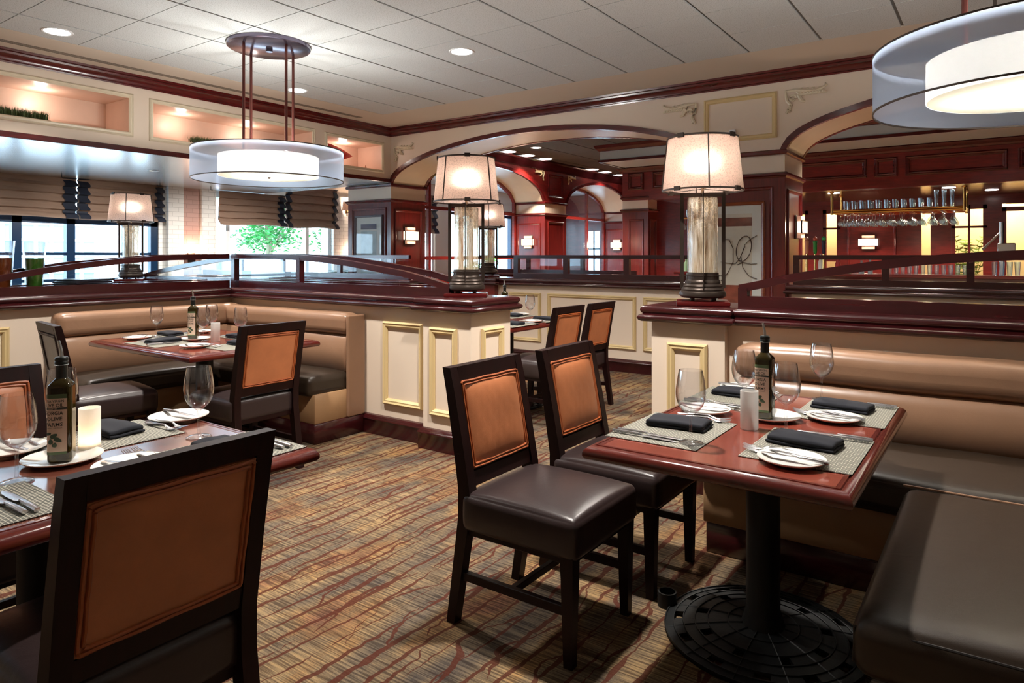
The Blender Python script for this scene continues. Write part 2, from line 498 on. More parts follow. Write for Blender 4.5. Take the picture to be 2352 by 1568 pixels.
# ------------------------------------------------------------------ mesh builder
class MB:
    def __init__(s):
        s.bm = bmesh.new()

    def face(s, pts):
        vs = [s.bm.verts.new(p) for p in pts]
        try:
            return s.bm.faces.new(vs)
        except ValueError:
            return None

    def box(s, x0, x1, y0, y1, z0, z1, bev=0.0, mat=None, seg=1):
        r = bmesh.ops.create_cube(s.bm, size=1.0)
        vs = r['verts']
        for v in vs:
            v.co = Vector((x0 + (v.co.x + .5) * (x1 - x0), y0 + (v.co.y + .5) * (y1 - y0), z0 + (v.co.z + .5) * (z1 - z0)))
        if bev:
            es = list({e for v in vs for e in v.link_edges})
            q = bmesh.ops.bevel(s.bm, geom=es, offset=bev, segments=seg, affect='EDGES', profile=0.6)
            vs = list({v for f in q['faces'] for v in f.verts} | {v for v in vs if v.is_valid})
        if mat is not None:
            for v in vs:
                v.co = mat @ v.co
        return s

    def hexa(s, b, t):
        """b, t: 4 corner points each, joined into a solid"""
        vb = [s.bm.verts.new(p) for p in b]
        vt = [s.bm.verts.new(p) for p in t]
        s.bm.faces.new(vb[::-1])
        s.bm.faces.new(vt)
        for i in range(4):
            s.bm.faces.new((vb[i], vb[(i + 1) % 4], vt[(i + 1) % 4], vt[i]))
        return s

    def prism(s, poly, f0, f1):
        """poly: list of 2D; f0/f1 map 2D to 3D for both ends"""
        a = [s.bm.verts.new(f0(*p)) for p in poly]
        b = [s.bm.verts.new(f1(*p)) for p in poly]
        s.bm.faces.new(a[::-1])
        s.bm.faces.new(b)
        n = len(poly)
        for i in range(n):
            s.bm.faces.new((a[i], a[(i + 1) % n], b[(i + 1) % n], b[i]))
        return s

    def grid(s, rows, close_u=False, close_v=False):
        vv = [[s.bm.verts.new(p) for p in r] for r in rows]
        nr, nc = len(vv), len(vv[0])
        for i in range(nr if close_v else nr - 1):
            for j in range(nc if close_u else nc - 1):
                q = [vv[i][j], vv[i][(j + 1) % nc], vv[(i + 1) % nr][(j + 1) % nc], vv[(i + 1) % nr][j]]
                try:
                    s.bm.faces.new(q)
                except ValueError:
                    pass
        return vv

    def lathe(s, prof, seg=32, c=(0, 0), cap0=True, cap1=True, sx=1, sy=1):
        rows = []
        for r, z in prof:
            rows.append([(c[0] + r * sx * math.cos(2 * PI * i / seg), c[1] + r * sy * math.sin(2 * PI * i / seg), z) for i in range(seg)])
        vv = s.grid(rows, close_u=True)
        if cap0 and prof[0][0] > 1e-5:
            s.bm.faces.new(vv[0][::-1])
        if cap1 and prof[-1][0] > 1e-5:
            s.bm.faces.new(vv[-1])
        return s

    def tube(s, pts, r, seg=8, flat=None, caps=True):
        pts = [Vector(p) for p in pts]
        n = len(pts)
        rows = []
        up = Vector((0, 0, 1))
        for i, p in enumerate(pts):
            d = (pts[min(i + 1, n - 1)] - pts[max(i - 1, 0)]).normalized()
            ref = up if abs(d.z) < 0.95 else Vector((1, 0, 0))
            a = d.cross(ref).normalized()
            b = a.cross(d).normalized()
            rr = r[i] if isinstance(r, (list, tuple)) else r
            fa, fb = (1, 1) if flat is None else flat
            rows.append([p + a * (rr * fa * math.cos(2 * PI * k / seg)) + b * (rr * fb * math.sin(2 * PI * k / seg)) for k in range(seg)])
        vv = s.grid(rows, close_u=True)
        if caps:
            s.bm.faces.new(vv[0][::-1])
            s.bm.faces.new(vv[-1])
        return s

    def loop(s, poly, prof, z=None, closed=True, top=False, bottom=False):
        """sweep prof (outward offset, z) round the 2D polygon (counter-clockwise), mitred"""
        n = len(poly)
        P = [Vector(p) for p in poly]
        def nrm(a, b):
            d = (b - a).normalized()
            return Vector((d.y, -d.x))
        offs = []
        for i in range(n):
            if closed or 0 < i < n - 1:
                n1 = nrm(P[i - 1], P[i])
                n2 = nrm(P[i], P[(i + 1) % n])
                m = (n1 + n2)
                m = m / max(0.2, (1 + n1.dot(n2)))
            elif i == 0:
                m = nrm(P[0], P[1])
            else:
                m = nrm(P[-2], P[-1])
            offs.append(m)
        rows = [[(P[i].x + offs[i].x * o, P[i].y + offs[i].y * o, zz) for i in range(n)] for o, zz in prof]
        vv = s.grid(rows, close_u=closed)
        if top:
            s.bm.faces.new(vv[-1])
        if bottom:
            s.bm.faces.new(vv[0][::-1])
        if not closed and len(prof) > 2:
            try:
                s.bm.faces.new([r[0] for r in vv])
                s.bm.faces.new([r[-1] for r in vv][::-1])
            except ValueError:
                pass
        return s

    def frame(s, o, u, v, w, h, prof):
        """picture-frame moulding: rectangle w x h at origin o along axes u, v; prof = (inset, height) closed ring"""
        o, u, v = Vector(o), Vector(u).normalized(), Vector(v).normalized()
        nn = u.cross(v).normalized()
        rows = []
        for ins, hh in prof:
            cs = [(ins, ins), (w - ins, ins), (w - ins, h - ins), (ins, h - ins)]
            rows.append([o + u * a + v * b + nn * hh for a, b in cs])
        s.grid(rows, close_u=True, close_v=True)
        return s

    def rbox(s, x0, x1, y0, y1, z0, z1, r, n=10, crown=0.0, fn=None):
        """rounded cushion; crown lifts the middle of the top; fn(co)->co reshapes"""
        cx, cy, cz = (x0 + x1) / 2, (y0 + y1) / 2, (z0 + z1) / 2
        hx, hy, hz = (x1 - x0) / 2, (y1 - y0) / 2, (z1 - z0) / 2
        r = min(r, hx, hy, hz)
        def ax(h):
            k = 3
            a = [-h + r * (1 - math.cos(PI / 2 * i / k)) for i in range(k + 1)]
            m = max(1, n)
            mid = [(-h + r) + (2 * h - 2 * r) * i / m for i in range(1, m)]
            return a + mid + [-q for q in a[::-1]]
        X, Y, Z = ax(hx), ax(hy), ax(hz)
        def mp(x, y, z):
            q = Vector((max(-hx + r, min(hx - r, x)), max(-hy + r, min(hy - r, y)), max(-hz + r, min(hz - r, z))))
            d = Vector((x, y, z)) - q
            if d.length > 1e-9:
                # spherify the corner zone
                q = q + d.normalized() * r
            if crown and z > 0:
                fx = max(0, 1 - (x / hx) ** 2)
                fy = max(0, 1 - (y / hy) ** 2)
                q.z += crown * (fx * fy) ** 0.6 * (z / hz)
            p = Vector((cx, cy, cz)) + q
            return fn(p) if fn else p
        def sheet(A, B, f, flip):
            rows = [[mp(*f(a, b)) for a in A] for b in B]
            if flip:
                rows = rows[::-1]
            s.grid(rows)
        sheet(X, Y, lambda a, b: (a, b, hz), False)
        sheet(X, Y, lambda a, b: (a, b, -hz), True)
        sheet(X, Z, lambda a, b: (a, -hy, b), False)
        sheet(X, Z, lambda a, b: (a, hy, b), True)
        sheet(Y, Z, lambda a, b: (hx, a, b), False)
        sheet(Y, Z, lambda a, b: (-hx, a, b), True)
        bmesh.ops.remove_doubles(s.bm, verts=s.bm.verts, dist=1e-5)
        return s

    def xform(s, m):
        for v in s.bm.verts:
            v.co = m @ v.co
        return s

    def mesh(s, name, smooth=True, angle=0.7):
        me = bpy.data.meshes.new(name)
        bmesh.ops.recalc_face_normals(s.bm, faces=s.bm.faces)
        s.bm.to_mesh(me)
        s.bm.free()
        if smooth:
            me.shade_smooth()
            me.set_sharp_from_angle(angle=angle)
        return me


def obj(name, mb, mat, parent=None, smooth=True, angle=0.7, loc=None, rot=None):
    me = mb.mesh(name, smooth, angle)
    me.materials.append(mat)
    o = bpy.data.objects.new(name, me)
    COL.objects.link(o)
    if parent:
        o.parent = parent
    if loc:
        o.location = loc
    if rot:
        o.rotation_euler = rot
    return o


def tag(o, label=None, cat=None, group=None, kind=None):
    if label:
        o['label'] = label
    if cat:
        o['category'] = cat
    if group:
        o['group'] = group
    if kind:
        o['kind'] = kind
    return o


def thing(name, label, cat, loc=(0, 0, 0), rz=0.0, group=None, kind=None):
    o = bpy.data.objects.new(name, None)
    COL.objects.link(o)
    o.location = loc
    o.rotation_euler = (0, 0, rz)
    o.empty_display_size = 0.05
    return tag(o, label, cat, group, kind)


def dup(root, loc, rz, label, group=None):
    r = root.copy()
    COL.objects.link(r)
    r.location = loc
    r.rotation_euler = (0, 0, rz)
    r['label'] = label
    if group:
        r['group'] = group
    for ch in list(root.children):
        c = ch.copy()
        COL.objects.link(c)
        c.parent = r
        for g in list(ch.children):
            d = g.copy()
            COL.objects.link(d)
            d.parent = c
    return r


def struct(name, mb, mat, parent=None, label=None, smooth=True):
    o = obj(name, mb, mat, parent, smooth)
    if parent is None:
        o['kind'] = 'structure'
        if label:
            o['label'] = label
    return o


def text_mesh(body, size, bold=0.0):
    cu = bpy.data.curves.new('t', 'FONT')
    cu.body = body
    cu.size = size
    cu.align_x = 'CENTER'
    cu.offset = bold
    cu.resolution_u = 2
    t = bpy.data.objects.new('t', cu)
    COL.objects.link(t)
    dg = bpy.context.evaluated_depsgraph_get()
    dg.update()
    me = bpy.data.meshes.new_from_object(t.evaluated_get(dg))
    bm = bmesh.new()
    bm.from_mesh(me)
    bmesh.ops.triangulate(bm, faces=bm.faces)
    for _ in range(5):
        es = [e for e in bm.edges if abs(e.verts[0].co.x - e.verts[1].co.x) > .0016]
        if not es:
            break
        bmesh.ops.subdivide_edges(bm, edges=es, cuts=1)
        bmesh.ops.triangulate(bm, faces=bm.faces)
    bm.to_mesh(me)
    bm.free()
    bpy.data.objects.remove(t)
    return me

# ================================================================== SETTING
CZ = 3.2        # ceiling height
WX = -7.29      # plane of the niche wall
WY = 7.15       # plane of the arch wall
WB = 7.88       # back of the arch wall

fl = MB()
fl.face([(-10.8, -1.7, 0), (6, -1.7, 0), (6, 16.4, 0), (-10.8, 16.4, 0)])
struct('floor', fl, M['floor'])


def ceiling_tiles(name, x0, x1, y0, y1, ox, oy, mat, gridmat, z=CZ, pitch=0.61):
    t = MB()
    def cuts(a, b, o):
        k = math.ceil((a - o) / pitch - 1e-6)
        c = [a]
        while o + k * pitch < b - 1e-6:
            if o + k * pitch > a + 1e-6:
                c.append(o + k * pitch)
            k += 1
        return c + [b]
    xs, ys = cuts(x0, x1, ox), cuts(y0, y1, oy)
    for i in range(len(xs) - 1):
        for j in range(len(ys) - 1):
            t.box(xs[i] + .011, xs[i + 1] - .011, ys[j] + .0035, ys[j + 1] - .0035, z, z + 0.012)
    o = struct(name, t, mat, smooth=False)
    g = MB()
    g.face([(x0, y0, z + .010), (x0, y1, z + .010), (x1, y1, z + .010), (x1, y0, z + .010)])
    obj('ceiling_grid', g, gridmat, o)
    return o


ceil = ceiling_tiles('ceiling', -6.62, 3.2, -1.7, 6.34, -3.08, 3.9, M['tile'], M['grid'])
b = MB()
b.box(WX, -6.62, -1.7, WY, CZ, CZ + .03)
b.box(-6.62, 3.2, 6.34, WY, CZ, CZ + .03)
obj('gypsum_border', b, M['gyp'], ceil, smooth=False)
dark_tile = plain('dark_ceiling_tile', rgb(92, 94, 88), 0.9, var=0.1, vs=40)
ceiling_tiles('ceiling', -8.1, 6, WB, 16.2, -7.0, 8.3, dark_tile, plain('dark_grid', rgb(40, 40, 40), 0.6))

# slot air diffuser in the border
v = MB()
for k in range(3):
    v.box(-7.03 + k * .03, -7.015 + k * .03, 1.0, 6.3, CZ - .003, CZ + .01)
tag(obj('slot_diffuser', v, plain('slot_dark', rgb(110, 100, 88), 0.6), smooth=False), 'long narrow slot air diffuser in the ceiling border beside dark crown', 'air vent')

# crown moulding on the two walls
CROWN = [(0.0, 3.088), (0.012, 3.085), (0.016, 3.10), (0.028, 3.104), (0.032, 3.125), (0.055, 3.15), (0.07, 3.158), (0.075, 3.175), (0.095, 3.18), (0.10, 3.2)]
c = MB()
c.loop([(WX, -1.7), (WX, WY), (3.2, WY)], CROWN, closed=False)
struct('trim_1', c, M['wood'])


# ---- niche wall (left) -------------------------------------------------
NICHES = [(0.2, 3.43, 2.615, 2.965), (3.68, 5.73, 2.60, 2.955), (5.98, 6.96, 2.585, 2.94)]
w = MB()
ND = 0.50
def fy(x, y0, y1, z0, z1, mb):
    mb.face([(x, y0, z0), (x, y1, z0), (x, y1, z1), (x, y0, z1)])
prev = -1.7
for y0, y1, z0, z1 in NICHES:
    fy(WX, prev, y0, 2.46, CZ, w)
    fy(WX, y0, y1, 2.46, z0, w)
    fy(WX, y0, y1, z1, CZ, w)
    prev = y1
fy(WX, prev, WY, 2.46, CZ, w)
wl = struct('wall_left', w, M['cream'], smooth=False)
w = MB()
for y0, y1, z0, z1 in NICHES:
    x = WX - ND
    fy(x, y0, y1, z0, z1, w)
    w.face([(WX, y0, z0), (x, y0, z0), (x, y1, z0), (WX, y1, z0)])
    w.face([(WX, y0, z1), (x, y0, z1), (x, y1, z1), (WX, y1, z1)])
    w.face([(WX, y0, z0), (x, y0, z0), (x, y0, z1), (WX, y0, z1)])
    w.face([(WX, y1, z0), (x, y1, z0), (x, y1, z1), (WX, y1, z1)])
obj('niche_lining', w, M['niche'], wl, smooth=False)
FR = [(0, 0), (0, .012), (.012, .022), (.02, .016), (.034, .018), (.045, .008), (.045, 0)]
for y0, y1, z0, z1 in NICHES:
    f = MB()
    f.frame((WX, y0 - .045, z0 - .045), (0, 1, 0), (0, 0, 1), y1 - y0 + .09, z1 - z0 + .09, FR)
    obj('niche_frame', f, M['cream2'], wl, smooth=False)
for y, p in [(1.6, 1.6), (2.75, 1.9), (4.15, 1.6), (5.0, 1.6), (6.5, 2.2)]:
    light('niche_lamp', 'POINT', (WX - .30, y, 2.86), p * .85, (1.0, 0.86, 0.76), 0.05)
# dark strip under the beam and glossy low soffit to the windows
s_ = MB()
s_.box(WX - .03, WX + .012, -1.7, WY - .0, 2.415, 2.47, 0.004)
struct('trim_2', s_, M['wood'], smooth=False)
s_ = MB()
s_.box(-10.75, WX - .03, -1.7, WY + .02, 2.42, 2.46)
struct('ceiling', s_, M['low'], smooth=False)
# hooks on the glossy soffit
for y in (3.9, 5.2, 6.0):
    h = MB()
    h.tube([(-10.1, y, 2.42), (-10.1, y, 2.385), (-10.1, y + .015, 2.37), (-10.1, y + .03, 2.385)], .006, 6)
    tag(obj('ceiling_hook', h, M['iron']), {3.9: 'small dark hook under glossy soffit, nearest the left edge', 5.2: 'small dark hook under glossy soffit above the lamp behind booths', 6.0: 'small dark hook under glossy soffit beside the round pendant'}[y], 'hook')

# ---- arch wall ----------------------------------------------------------
AP = [(0, 2.385), (.02, 2.43), (.06, 2.49), (.13, 2.55), (.24, 2.605), (.37, 2.655), (.55, 2.705), (.8, 2.765), (1.15, 2.825), (1.6, 2.88), (2.0, 2.903), (2.36, 2.912)]
AP2 = [(0, 2.39), (.03, 2.43), (.12, 2.56), (.22, 2.64), (.36, 2.71), (.5, 2.77), (.8, 2.85), (1.15, 2.905), (1.5, 2.925), (1.8, 2.93)]
def interp(tab, d):
    for (a, za), (b_, zb) in zip(tab, tab[1:]):
        if d <= b_:
            return za + (zb - za) * (d - a) / (b_ - a)
    return tab[-1][1]


def arch_curve(a0, a1, tab):
    ds = [0, .015, .03, .06, .1, .15, .22, .3, .4, .52, .66, .8, 1.0, 1.2, 1.45, 1.7, 2.0]
    h = (a1 - a0) / 2
    L = [d for d in ds if d < h - .05] + [h]
    pts = [(a0 + d, interp(tab, d)) for d in L]
    return pts + [(a1 - d, z) for (d, z) in [(q - a0, z) for q, z in pts[-2::-1]]]


def arch_parts(curve, mapf, b0, b1, top, wallmb, soffmb, trimmb, trim_t=.05, proj=.018):
    """mapf(along, through, z) -> point. Wall faces above the curve, soffit, and wood edge bands both sides."""
    for bq in (b0, b1):
        for (a, z), (a2, z2) in zip(curve, curve[1:]):
            wallmb.face([mapf(a, bq, z), mapf(a2, bq, z2), mapf(a2, bq, top), mapf(a, bq, top)])
    rows = [[mapf(a, bq, z) for a, z in curve] for bq in (b0, b1)]
    soffmb.grid(rows)
    n = len(curve)
    for s0, s1 in ((b0 - proj, b0 + .03), (b1 - .03, b1 + proj)):
        rows = [[], [], [], []]
        for i, (a, z) in enumerate(curve):
            p, q = curve[max(0, i - 1)], curve[min(n - 1, i + 1)]
            d = Vector((q[0] - p[0], q[1] - p[1])).normalized()
            nx, nz = -d.y, d.x
            o = (a + nx * trim_t, z + nz * trim_t)
            i_ = (a - nx * .008, z - nz * .008)
            rows[0].append(mapf(i_[0], s0, i_[1]))
            rows[1].append(mapf(o[0], s0, o[1]))
            rows[2].append(mapf(o[0], s1, o[1]))
            rows[3].append(mapf(i_[0], s1, i_[1]))
        trimmb.grid(rows, close_v=True)


mx = lambda a, t, z: (a, t, z)
W1, S1, T1 = MB(), MB(), MB()
A1 = arch_curve(-7.29, -2.60, AP)
A2 = arch_curve(-1.75, 2.95, AP)
arch_parts(A1, mx, WY, WB, CZ, W1, S1, T1)
arch_parts(A2, mx, WY, WB, CZ, W1, S1, T1)
for a, b_ in ((-8.22, -7.29), (-2.60, -1.75), (2.95, 3.4)):
    W1.box(a, b_, WY, WB, 2.385, CZ)
    # cream band between the two dark mouldings
    W1.box(a, b_, WY, WB, 2.16, 2.385)
wa = struct('wall_arches', W1, M['cream'], smooth=False)
obj('arch_soffit', S1, M['cream2'], wa)
obj('arch_edge_trim', T1, M['wood'], wa)


def panel(mb, o, u, v, w_, h_, wd=.035, dp=.018):
    mb.frame(o, u, v, w_, h_, [(0, 0), (0, dp * .55), (wd * .25, dp), (wd * .5, dp * .75), (wd * .7, dp * .8), (wd, dp * .25), (wd, 0)])


def column(name, x0, x1, y0, y1, fronts, sides, wd=M['woodz'], z0=0):
    cb = MB()
    cb.box(x0 - .004, x1 + .004, y0 - .004, y1 + .004, z0, 2.14, 0.004)
    col = struct(name, cb, wd, smooth=False)
    m = MB()
    poly = [(x0, y0), (x1, y0), (x1, y1), (x0, y1)]
    m.loop(poly, [(0, 2.36), (.02, 2.362), (.03, 2.375), (.03, 2.40), (.018, 2.412), (0, 2.415)])
    m.loop(poly, [(0, 2.13), (.012, 2.13), (.02, 2.145), (.035, 2.155), (.035, 2.175), (.02, 2.185), (0, 2.188)])
    obj('cornice', m, M['wood'], col, smooth=False)
    m = MB()
    for a, b_, za, zb in fronts:
        panel(m, (a, y0 - .004, za), (1, 0, 0), (0, 0, 1), b_ - a, zb - za)
    for a, b_, za, zb in sides:
        panel(m, (x1 + .004, a, za), (0, 1, 0), (0, 0, 1), b_ - a, zb - za)
    if fronts or sides:
        obj('panel_moulding', m, M['woodz'], col, smooth=False)
    return col


# panel fronts face -Y: u x v must point to -Y
column('wall_column', -8.22, -7.29, WY, WB, [(-8.12, -7.38, .9, 2.06)], [(7.22, 7.80, .25, 2.03)])
column('wall_column', -2.60, -1.75, WY, WB, [(-2.52, -1.86, .5, 2.045)], [(7.22, 7.80, .25, 2.02)])

# applied frame and carved scrolls on the cream wall
f = MB()
f.frame((-2.575, WY, 2.535), (1, 0, 0), (0, 0, 1), .75, .465, [(0, 0), (0, .014), (.014, .022), (.022, .014), (.04, .016), (.05, .006), (.05, 0)])
obj('applied_panel_moulding', f, M['trim'], wa, smooth=False)


def scroll(sx, loc, plane='y', sc=1.0, mat=None, parent=None):
    """carved acanthus corner: a coil, a long leafed arm, a short arm"""
    m = MB()
    def T(a, z, h):
        a *= sx * sc
        z *= sc
        h *= 1.3
        return (a, -h, z) if plane == 'y' else (h, a, z)
    def tb(pts, r):
        m.tube([T(*p) for p in pts], [q * sc * 1.15 for q in r] if isinstance(r, list) else r * sc, 6)
    coil = [(.06 + .032 * (1 - i / 22) * math.cos(i * .62), -.055 + .032 * (1 - i / 22) * math.sin(i * .62), .012) for i in range(20)]
    tb(coil, [.009 * (1 - i / 30) for i in range(20)])
    tb([(.0, .02, .008), (.004, -.03, .012), (.012, -.075, .012), (.04, -.11, .01), (.02, -.15, .012), (.005, -.175, .01)], [.008, .01, .012, .012, .011, .008])
    tb([(.01, .01, .01), (.08, .012, .014), (.16, -.005, .014), (.24, -.012, .012), (.30, .01, .012), (.325, .03, .01), (.31, .04, .01)], [.008, .013, .014, .012, .01, .008, .005])
    for i in range(9):
        a = .09 + i * .024
        z = .0 - i * .002
        L = .050 - i * .003
        tb([(a, z, .012), (a + .018, z - L * .45, .017), (a + .044, z - L * .72, .010)], [.010, .013, .007])
        if i % 2:
            tb([(a, z, .01), (a + .012, z + .022, .012), (a + .022, z + .024, .008)], [.009, .009, .005])
    for i in range(4):
        tb([(.03, -.10 - i * .017, .01), (.055 - i * .006, -.115 - i * .018, .012)], [.011, .007])
    tb([(.10, -.03, .012), (.13, -.085, .014), (.155, -.09, .01)], [.014, .013, .009])
    o = obj('carved_scroll', m, mat or M['cream2'], parent)
    o.location = loc
    return o


scroll(1, (-7.21, WY, 2.915), parent=wa, sc=1.15)
scroll(-1, (-2.66, WY, 2.965), parent=wa, sc=1.15)
scroll(1, (-1.74, WY, 2.97), parent=wa, sc=1.18)
t = MB()
t.box(-2.30, -2.235, WY - .03, WY, 2.58, 2.655, .004)
tag(obj('thermostat', t, M['white']), 'small white thermostat box on cream wall above the right lamp', 'thermostat')

# ---- inner mahogany arch wall of the bar room (runs away along Y) -------------
my = lambda a, t, z: (t, a, z)
W2, S2, T2 = MB(), MB(), MB()
I1 = arch_curve(WB + .02, 11.32, AP2)
I2 = arch_curve(12.13, 15.15, AP2)
XI = WX - .74
arch_parts(I1, my, XI, WX, CZ, W2, S2, T2)
arch_parts(I2, my, XI, WX, CZ, W2, S2, T2)
W2.box(XI, WX, 11.32, 12.13, 2.37, CZ)
W2.box(XI, WX, 15.15, 16.3, 2.37, CZ)
wi = struct('wall_bar_left', W2, M['bark'], smooth=False)
obj('arch_soffit', S2, M['cream2'], wi)
obj('arch_edge_trim', T2, M['wood'], wi)
cb = MB()
cb.box(XI + .003, WX - .003, 11.325, 12.125, 2.16, 2.385)
cb.box(XI + .003, WX - .003, 15.155, 16.3, 2.16, 2.385)
obj('cream_band', cb, M['cream'], wi, smooth=False)
p_ = MB()
panel(p_, (WX, 11.43, 2.50), (0, 1, 0), (0, 0, 1), .56, .46, .05, .03)
obj('applied_panel_moulding', p_, M['wood'], wi, smooth=False)
scroll(-1, (WX, 11.28, 2.98), 'x', .95, M['trim'], wi)
scroll(1, (WX, 12.2, 2.98), 'x', .95, M['trim'], wi)
scroll(-1, (WX, 15.1, 2.98), 'x', .95, M['trim'], wi)
c = MB()
c.loop([(WX, WB), (WX, 16.2)], [(0, 3.02), (.02, 3.03), (.03, 3.07), (.07, 3.12), (.08, 3.15), (.12, 3.17), (.12, 3.2)], closed=False)
struct('trim_3', c, M['woodx'])
column('wall_column', XI, WX, 11.32, 12.13, [(XI + .09, WX - .09, .3, 1.99)], [(11.42, 12.03, .25, 2.02)])
column('wall_column', XI, WX, 15.15, 16.3, [(XI + .09, WX - .09, .3, 1.99)], [])


def arched_window(name, curve, x, mull, rails, n):
    fr = MB()
    d = .03
    fr.grid([[(x + s * d, a, z) for a, z in curve] for s in (-1, 1)] + [[(x + s * d, a, z - .06 if 1 else z) for a, z in curve] for s in (1, -1)], close_v=True)
    a0, a1 = curve[0][0], curve[-1][0]
    for a, b_ in ((a0, a0 + .06), (a1 - .06, a1)):
        fr.box(x - d, x + d, a, b_, .9, 2.40)
    for a in mull:
        top = max(z for q, z in curve if abs(q - a) < .35)
        fr.box(x - d, x + d, a - .03, a + .03, .9, top - .02)
    for z in rails:
        fr.box(x - d * .9, x + d * .9, a0, a1, z - .03, z + .03)
    fr.box(x - .06, x + .08, a0, a1, .80, .93)
    o = struct(name, fr, M['bark'], smooth=False)
    g = MB()
    for (a, z), (a2, z2) in zip(curve, curve[1:]):
        g.face([(x, a, .93), (x, a2, .93), (x, a2, z2 - .02), (x, a, z - .02)])
    obj('pane', g, M['pane'], o, smooth=False)
    w_ = MB()
    w_.box(x - .06, WX, a0, a1, 0, .80)
    obj('wall_below_window', w_, M['bark'], o, smooth=False)


arched_window('window_5', I1, XI + .02, (8.75, 9.62, 10.5), (2.17, 1.30), 1)
arched_window('window_6', I2, XI + .02, (13.25, 14.28), (2.21, 1.30), 2)

# ---- window wall (far left) -----------------------------------------------
OX = -10.6
ww = MB()
ww.box(OX - .2, OX, -1.7, 16.4, 0, .80)
ww.box(OX - .2, OX, -1.7, 16.4, 2.5, 3.6)
for a, b_ in ((-1.7, -.6), (11.8, 12.3), (14.9, 16.4)):
    ww.box(OX - .2, OX, a, b_, .80, 2.5)
wo = struct('wall_windows', ww, M['cream'], smooth=False)
p1, p2 = MB(), MB()
p1.box(OX - .3, OX, 5.44, 5.78, .8, 2.5)
p1.box(OX - .3, OX + .10, 6.08, 6.33, 0, 2.5)
p1.box(OX - .3, OX + .10, 5.54, 5.78, 0, 2.5)
p1.box(OX - .3, OX + .06, 8.80, 9.45, 0, 2.5)
p2.box(OX - .3, OX + .04, 5.78, 6.08, 0, 2.5)
obj('white_brick_pier', p1, M['tilew'], wo, smooth=False)
obj('pink_brick_pier', p2, M['tilep'], wo, smooth=False)
cc = MB()
cc.box(-10.8, XI, WY, 16.4, 2.98, 3.02)
cc.box(-10.8, XI, WY + .01, WY + .05, 2.42, 3.0)
struct('ceiling', cc, M['white'], smooth=False)


def window(name, y0, y1, mulls, rails, z0=.80, z1=1.87, mat=None, w_=.07):
    fr = MB()
    mat = mat or M['navy']
    x = OX - .08
    fr.box(x - .05, x + .05, y0, y1, z1 - .08, z1 + .02)
    fr.box(x - .05, x + .05, y0, y1, 2.42, 2.5)
    fr.box(x - .06, x + .10, y0, y1, z0, z0 + .06)
    for m_ in [y0 + w_ / 2] + list(mulls) + [y1 - w_ / 2]:
        fr.box(x - .05, x + .05, m_ - w_ / 2, m_ + w_ / 2, z0, 2.5)
    for r_ in rails:
        fr.box(x - .03, x + .03, y0, y1, r_ - .02, r_ + .02)
    o = struct(name, fr, mat, smooth=False)
    g = MB()
    g.face([(x, y0, z0), (x, y1, z0), (x, y1, 2.5), (x, y0, 2.5)])
    obj('pane', g, M['pane'], o, smooth=False)


window('window_1', -.6, 5.44, (.9, 2.3, 3.57, 4.22, 5.0), (1.37, 1.0), w_=.11)
window('window_2', 6.33, 8.80, (6.62, 8.25), (1.0,), z1=2.4, mat=M['white'])
window('window_3', 9.45, 11.8, (10.3, 11.1), (1.3,), mat=M['white'], z1=2.4)
ew = MB()
ew.box(OX, -9.12, 16.3, 16.4, 0, 3.0)
ew.box(-8.74, XI, 16.3, 16.4, 0, 3.0)
ew.box(-9.12, -8.74, 16.3, 16.4, 0, .9)
ew.box(-9.12, -8.74, 16.3, 16.4, 2.0, 3.0)
we = struct('wall_bar_end', ew, M['bark'], smooth=False)
ew = MB()
ew.box(-8.95, -8.91, 16.32, 16.36, .9, 2.0)
ew.box(-9.12, -8.74, 16.32, 16.36, 1.5, 1.54)
obj('window_bars', ew, M['navy'], we, smooth=False)
window('window_4', 12.3, 14.9, (13.2, 14.1), (1.3,), mat=M['navy'], z1=2.4)


def blind(y0, y1, ztop, zbot, label, bands, x=OX + .05, folds=5):
    root = thing('roman_shade', label, 'window blind', (x, y0, zbot))
    L = y1 - y0
    H = ztop - zbot
    m = MB()
    rows = []
    nz = 36
    for i in range(nz + 1):
        t = i / nz
        z = H * t
        ph = (t * folds) % 1.0
        bulge = .06 * (1 - ph) ** 1.3 + (.03 if t < .12 else 0)
        row = []
        for j in range(33):
            u = j / 32
            sag = -.012 * math.sin(u * PI * 2 + .8) - .02 * t * (0)
            wr = .006 * math.sin(u * 19 + i * 1.7) + .004 * math.sin(u * 47 + i)
            row.append((.01 + bulge + wr * (.4 + ph), u * L, z + sag * (1 - t)))
        rows.append(row)
    m.grid(rows)
    m.grid([[(p[0] - .02, p[1], p[2]) for p in r] for r in rows[::6]])
    obj('cloth', m, M['blind'], root, angle=1.2)
    for b0, b1 in bands:
        k = MB()
        rows2 = []
        for i in range(nz + 1):
            t = i / nz
            ph = (t * folds) % 1.0
            x_ = .030 + .062 * (1 - ph) ** 1.3 + (.03 if t < .12 else 0)
            ed = .012 * math.sin(t * folds * 2 * PI)
            rows2.append([(x_, b0 - y0 + ed, H * t), (x_ + .004, (b0 + b1) / 2 - y0, H * t), (x_, b1 - y0 + ed, H * t)])
        k.grid(rows2)
        obj('edge_band', k, M['band'], root)
    return root


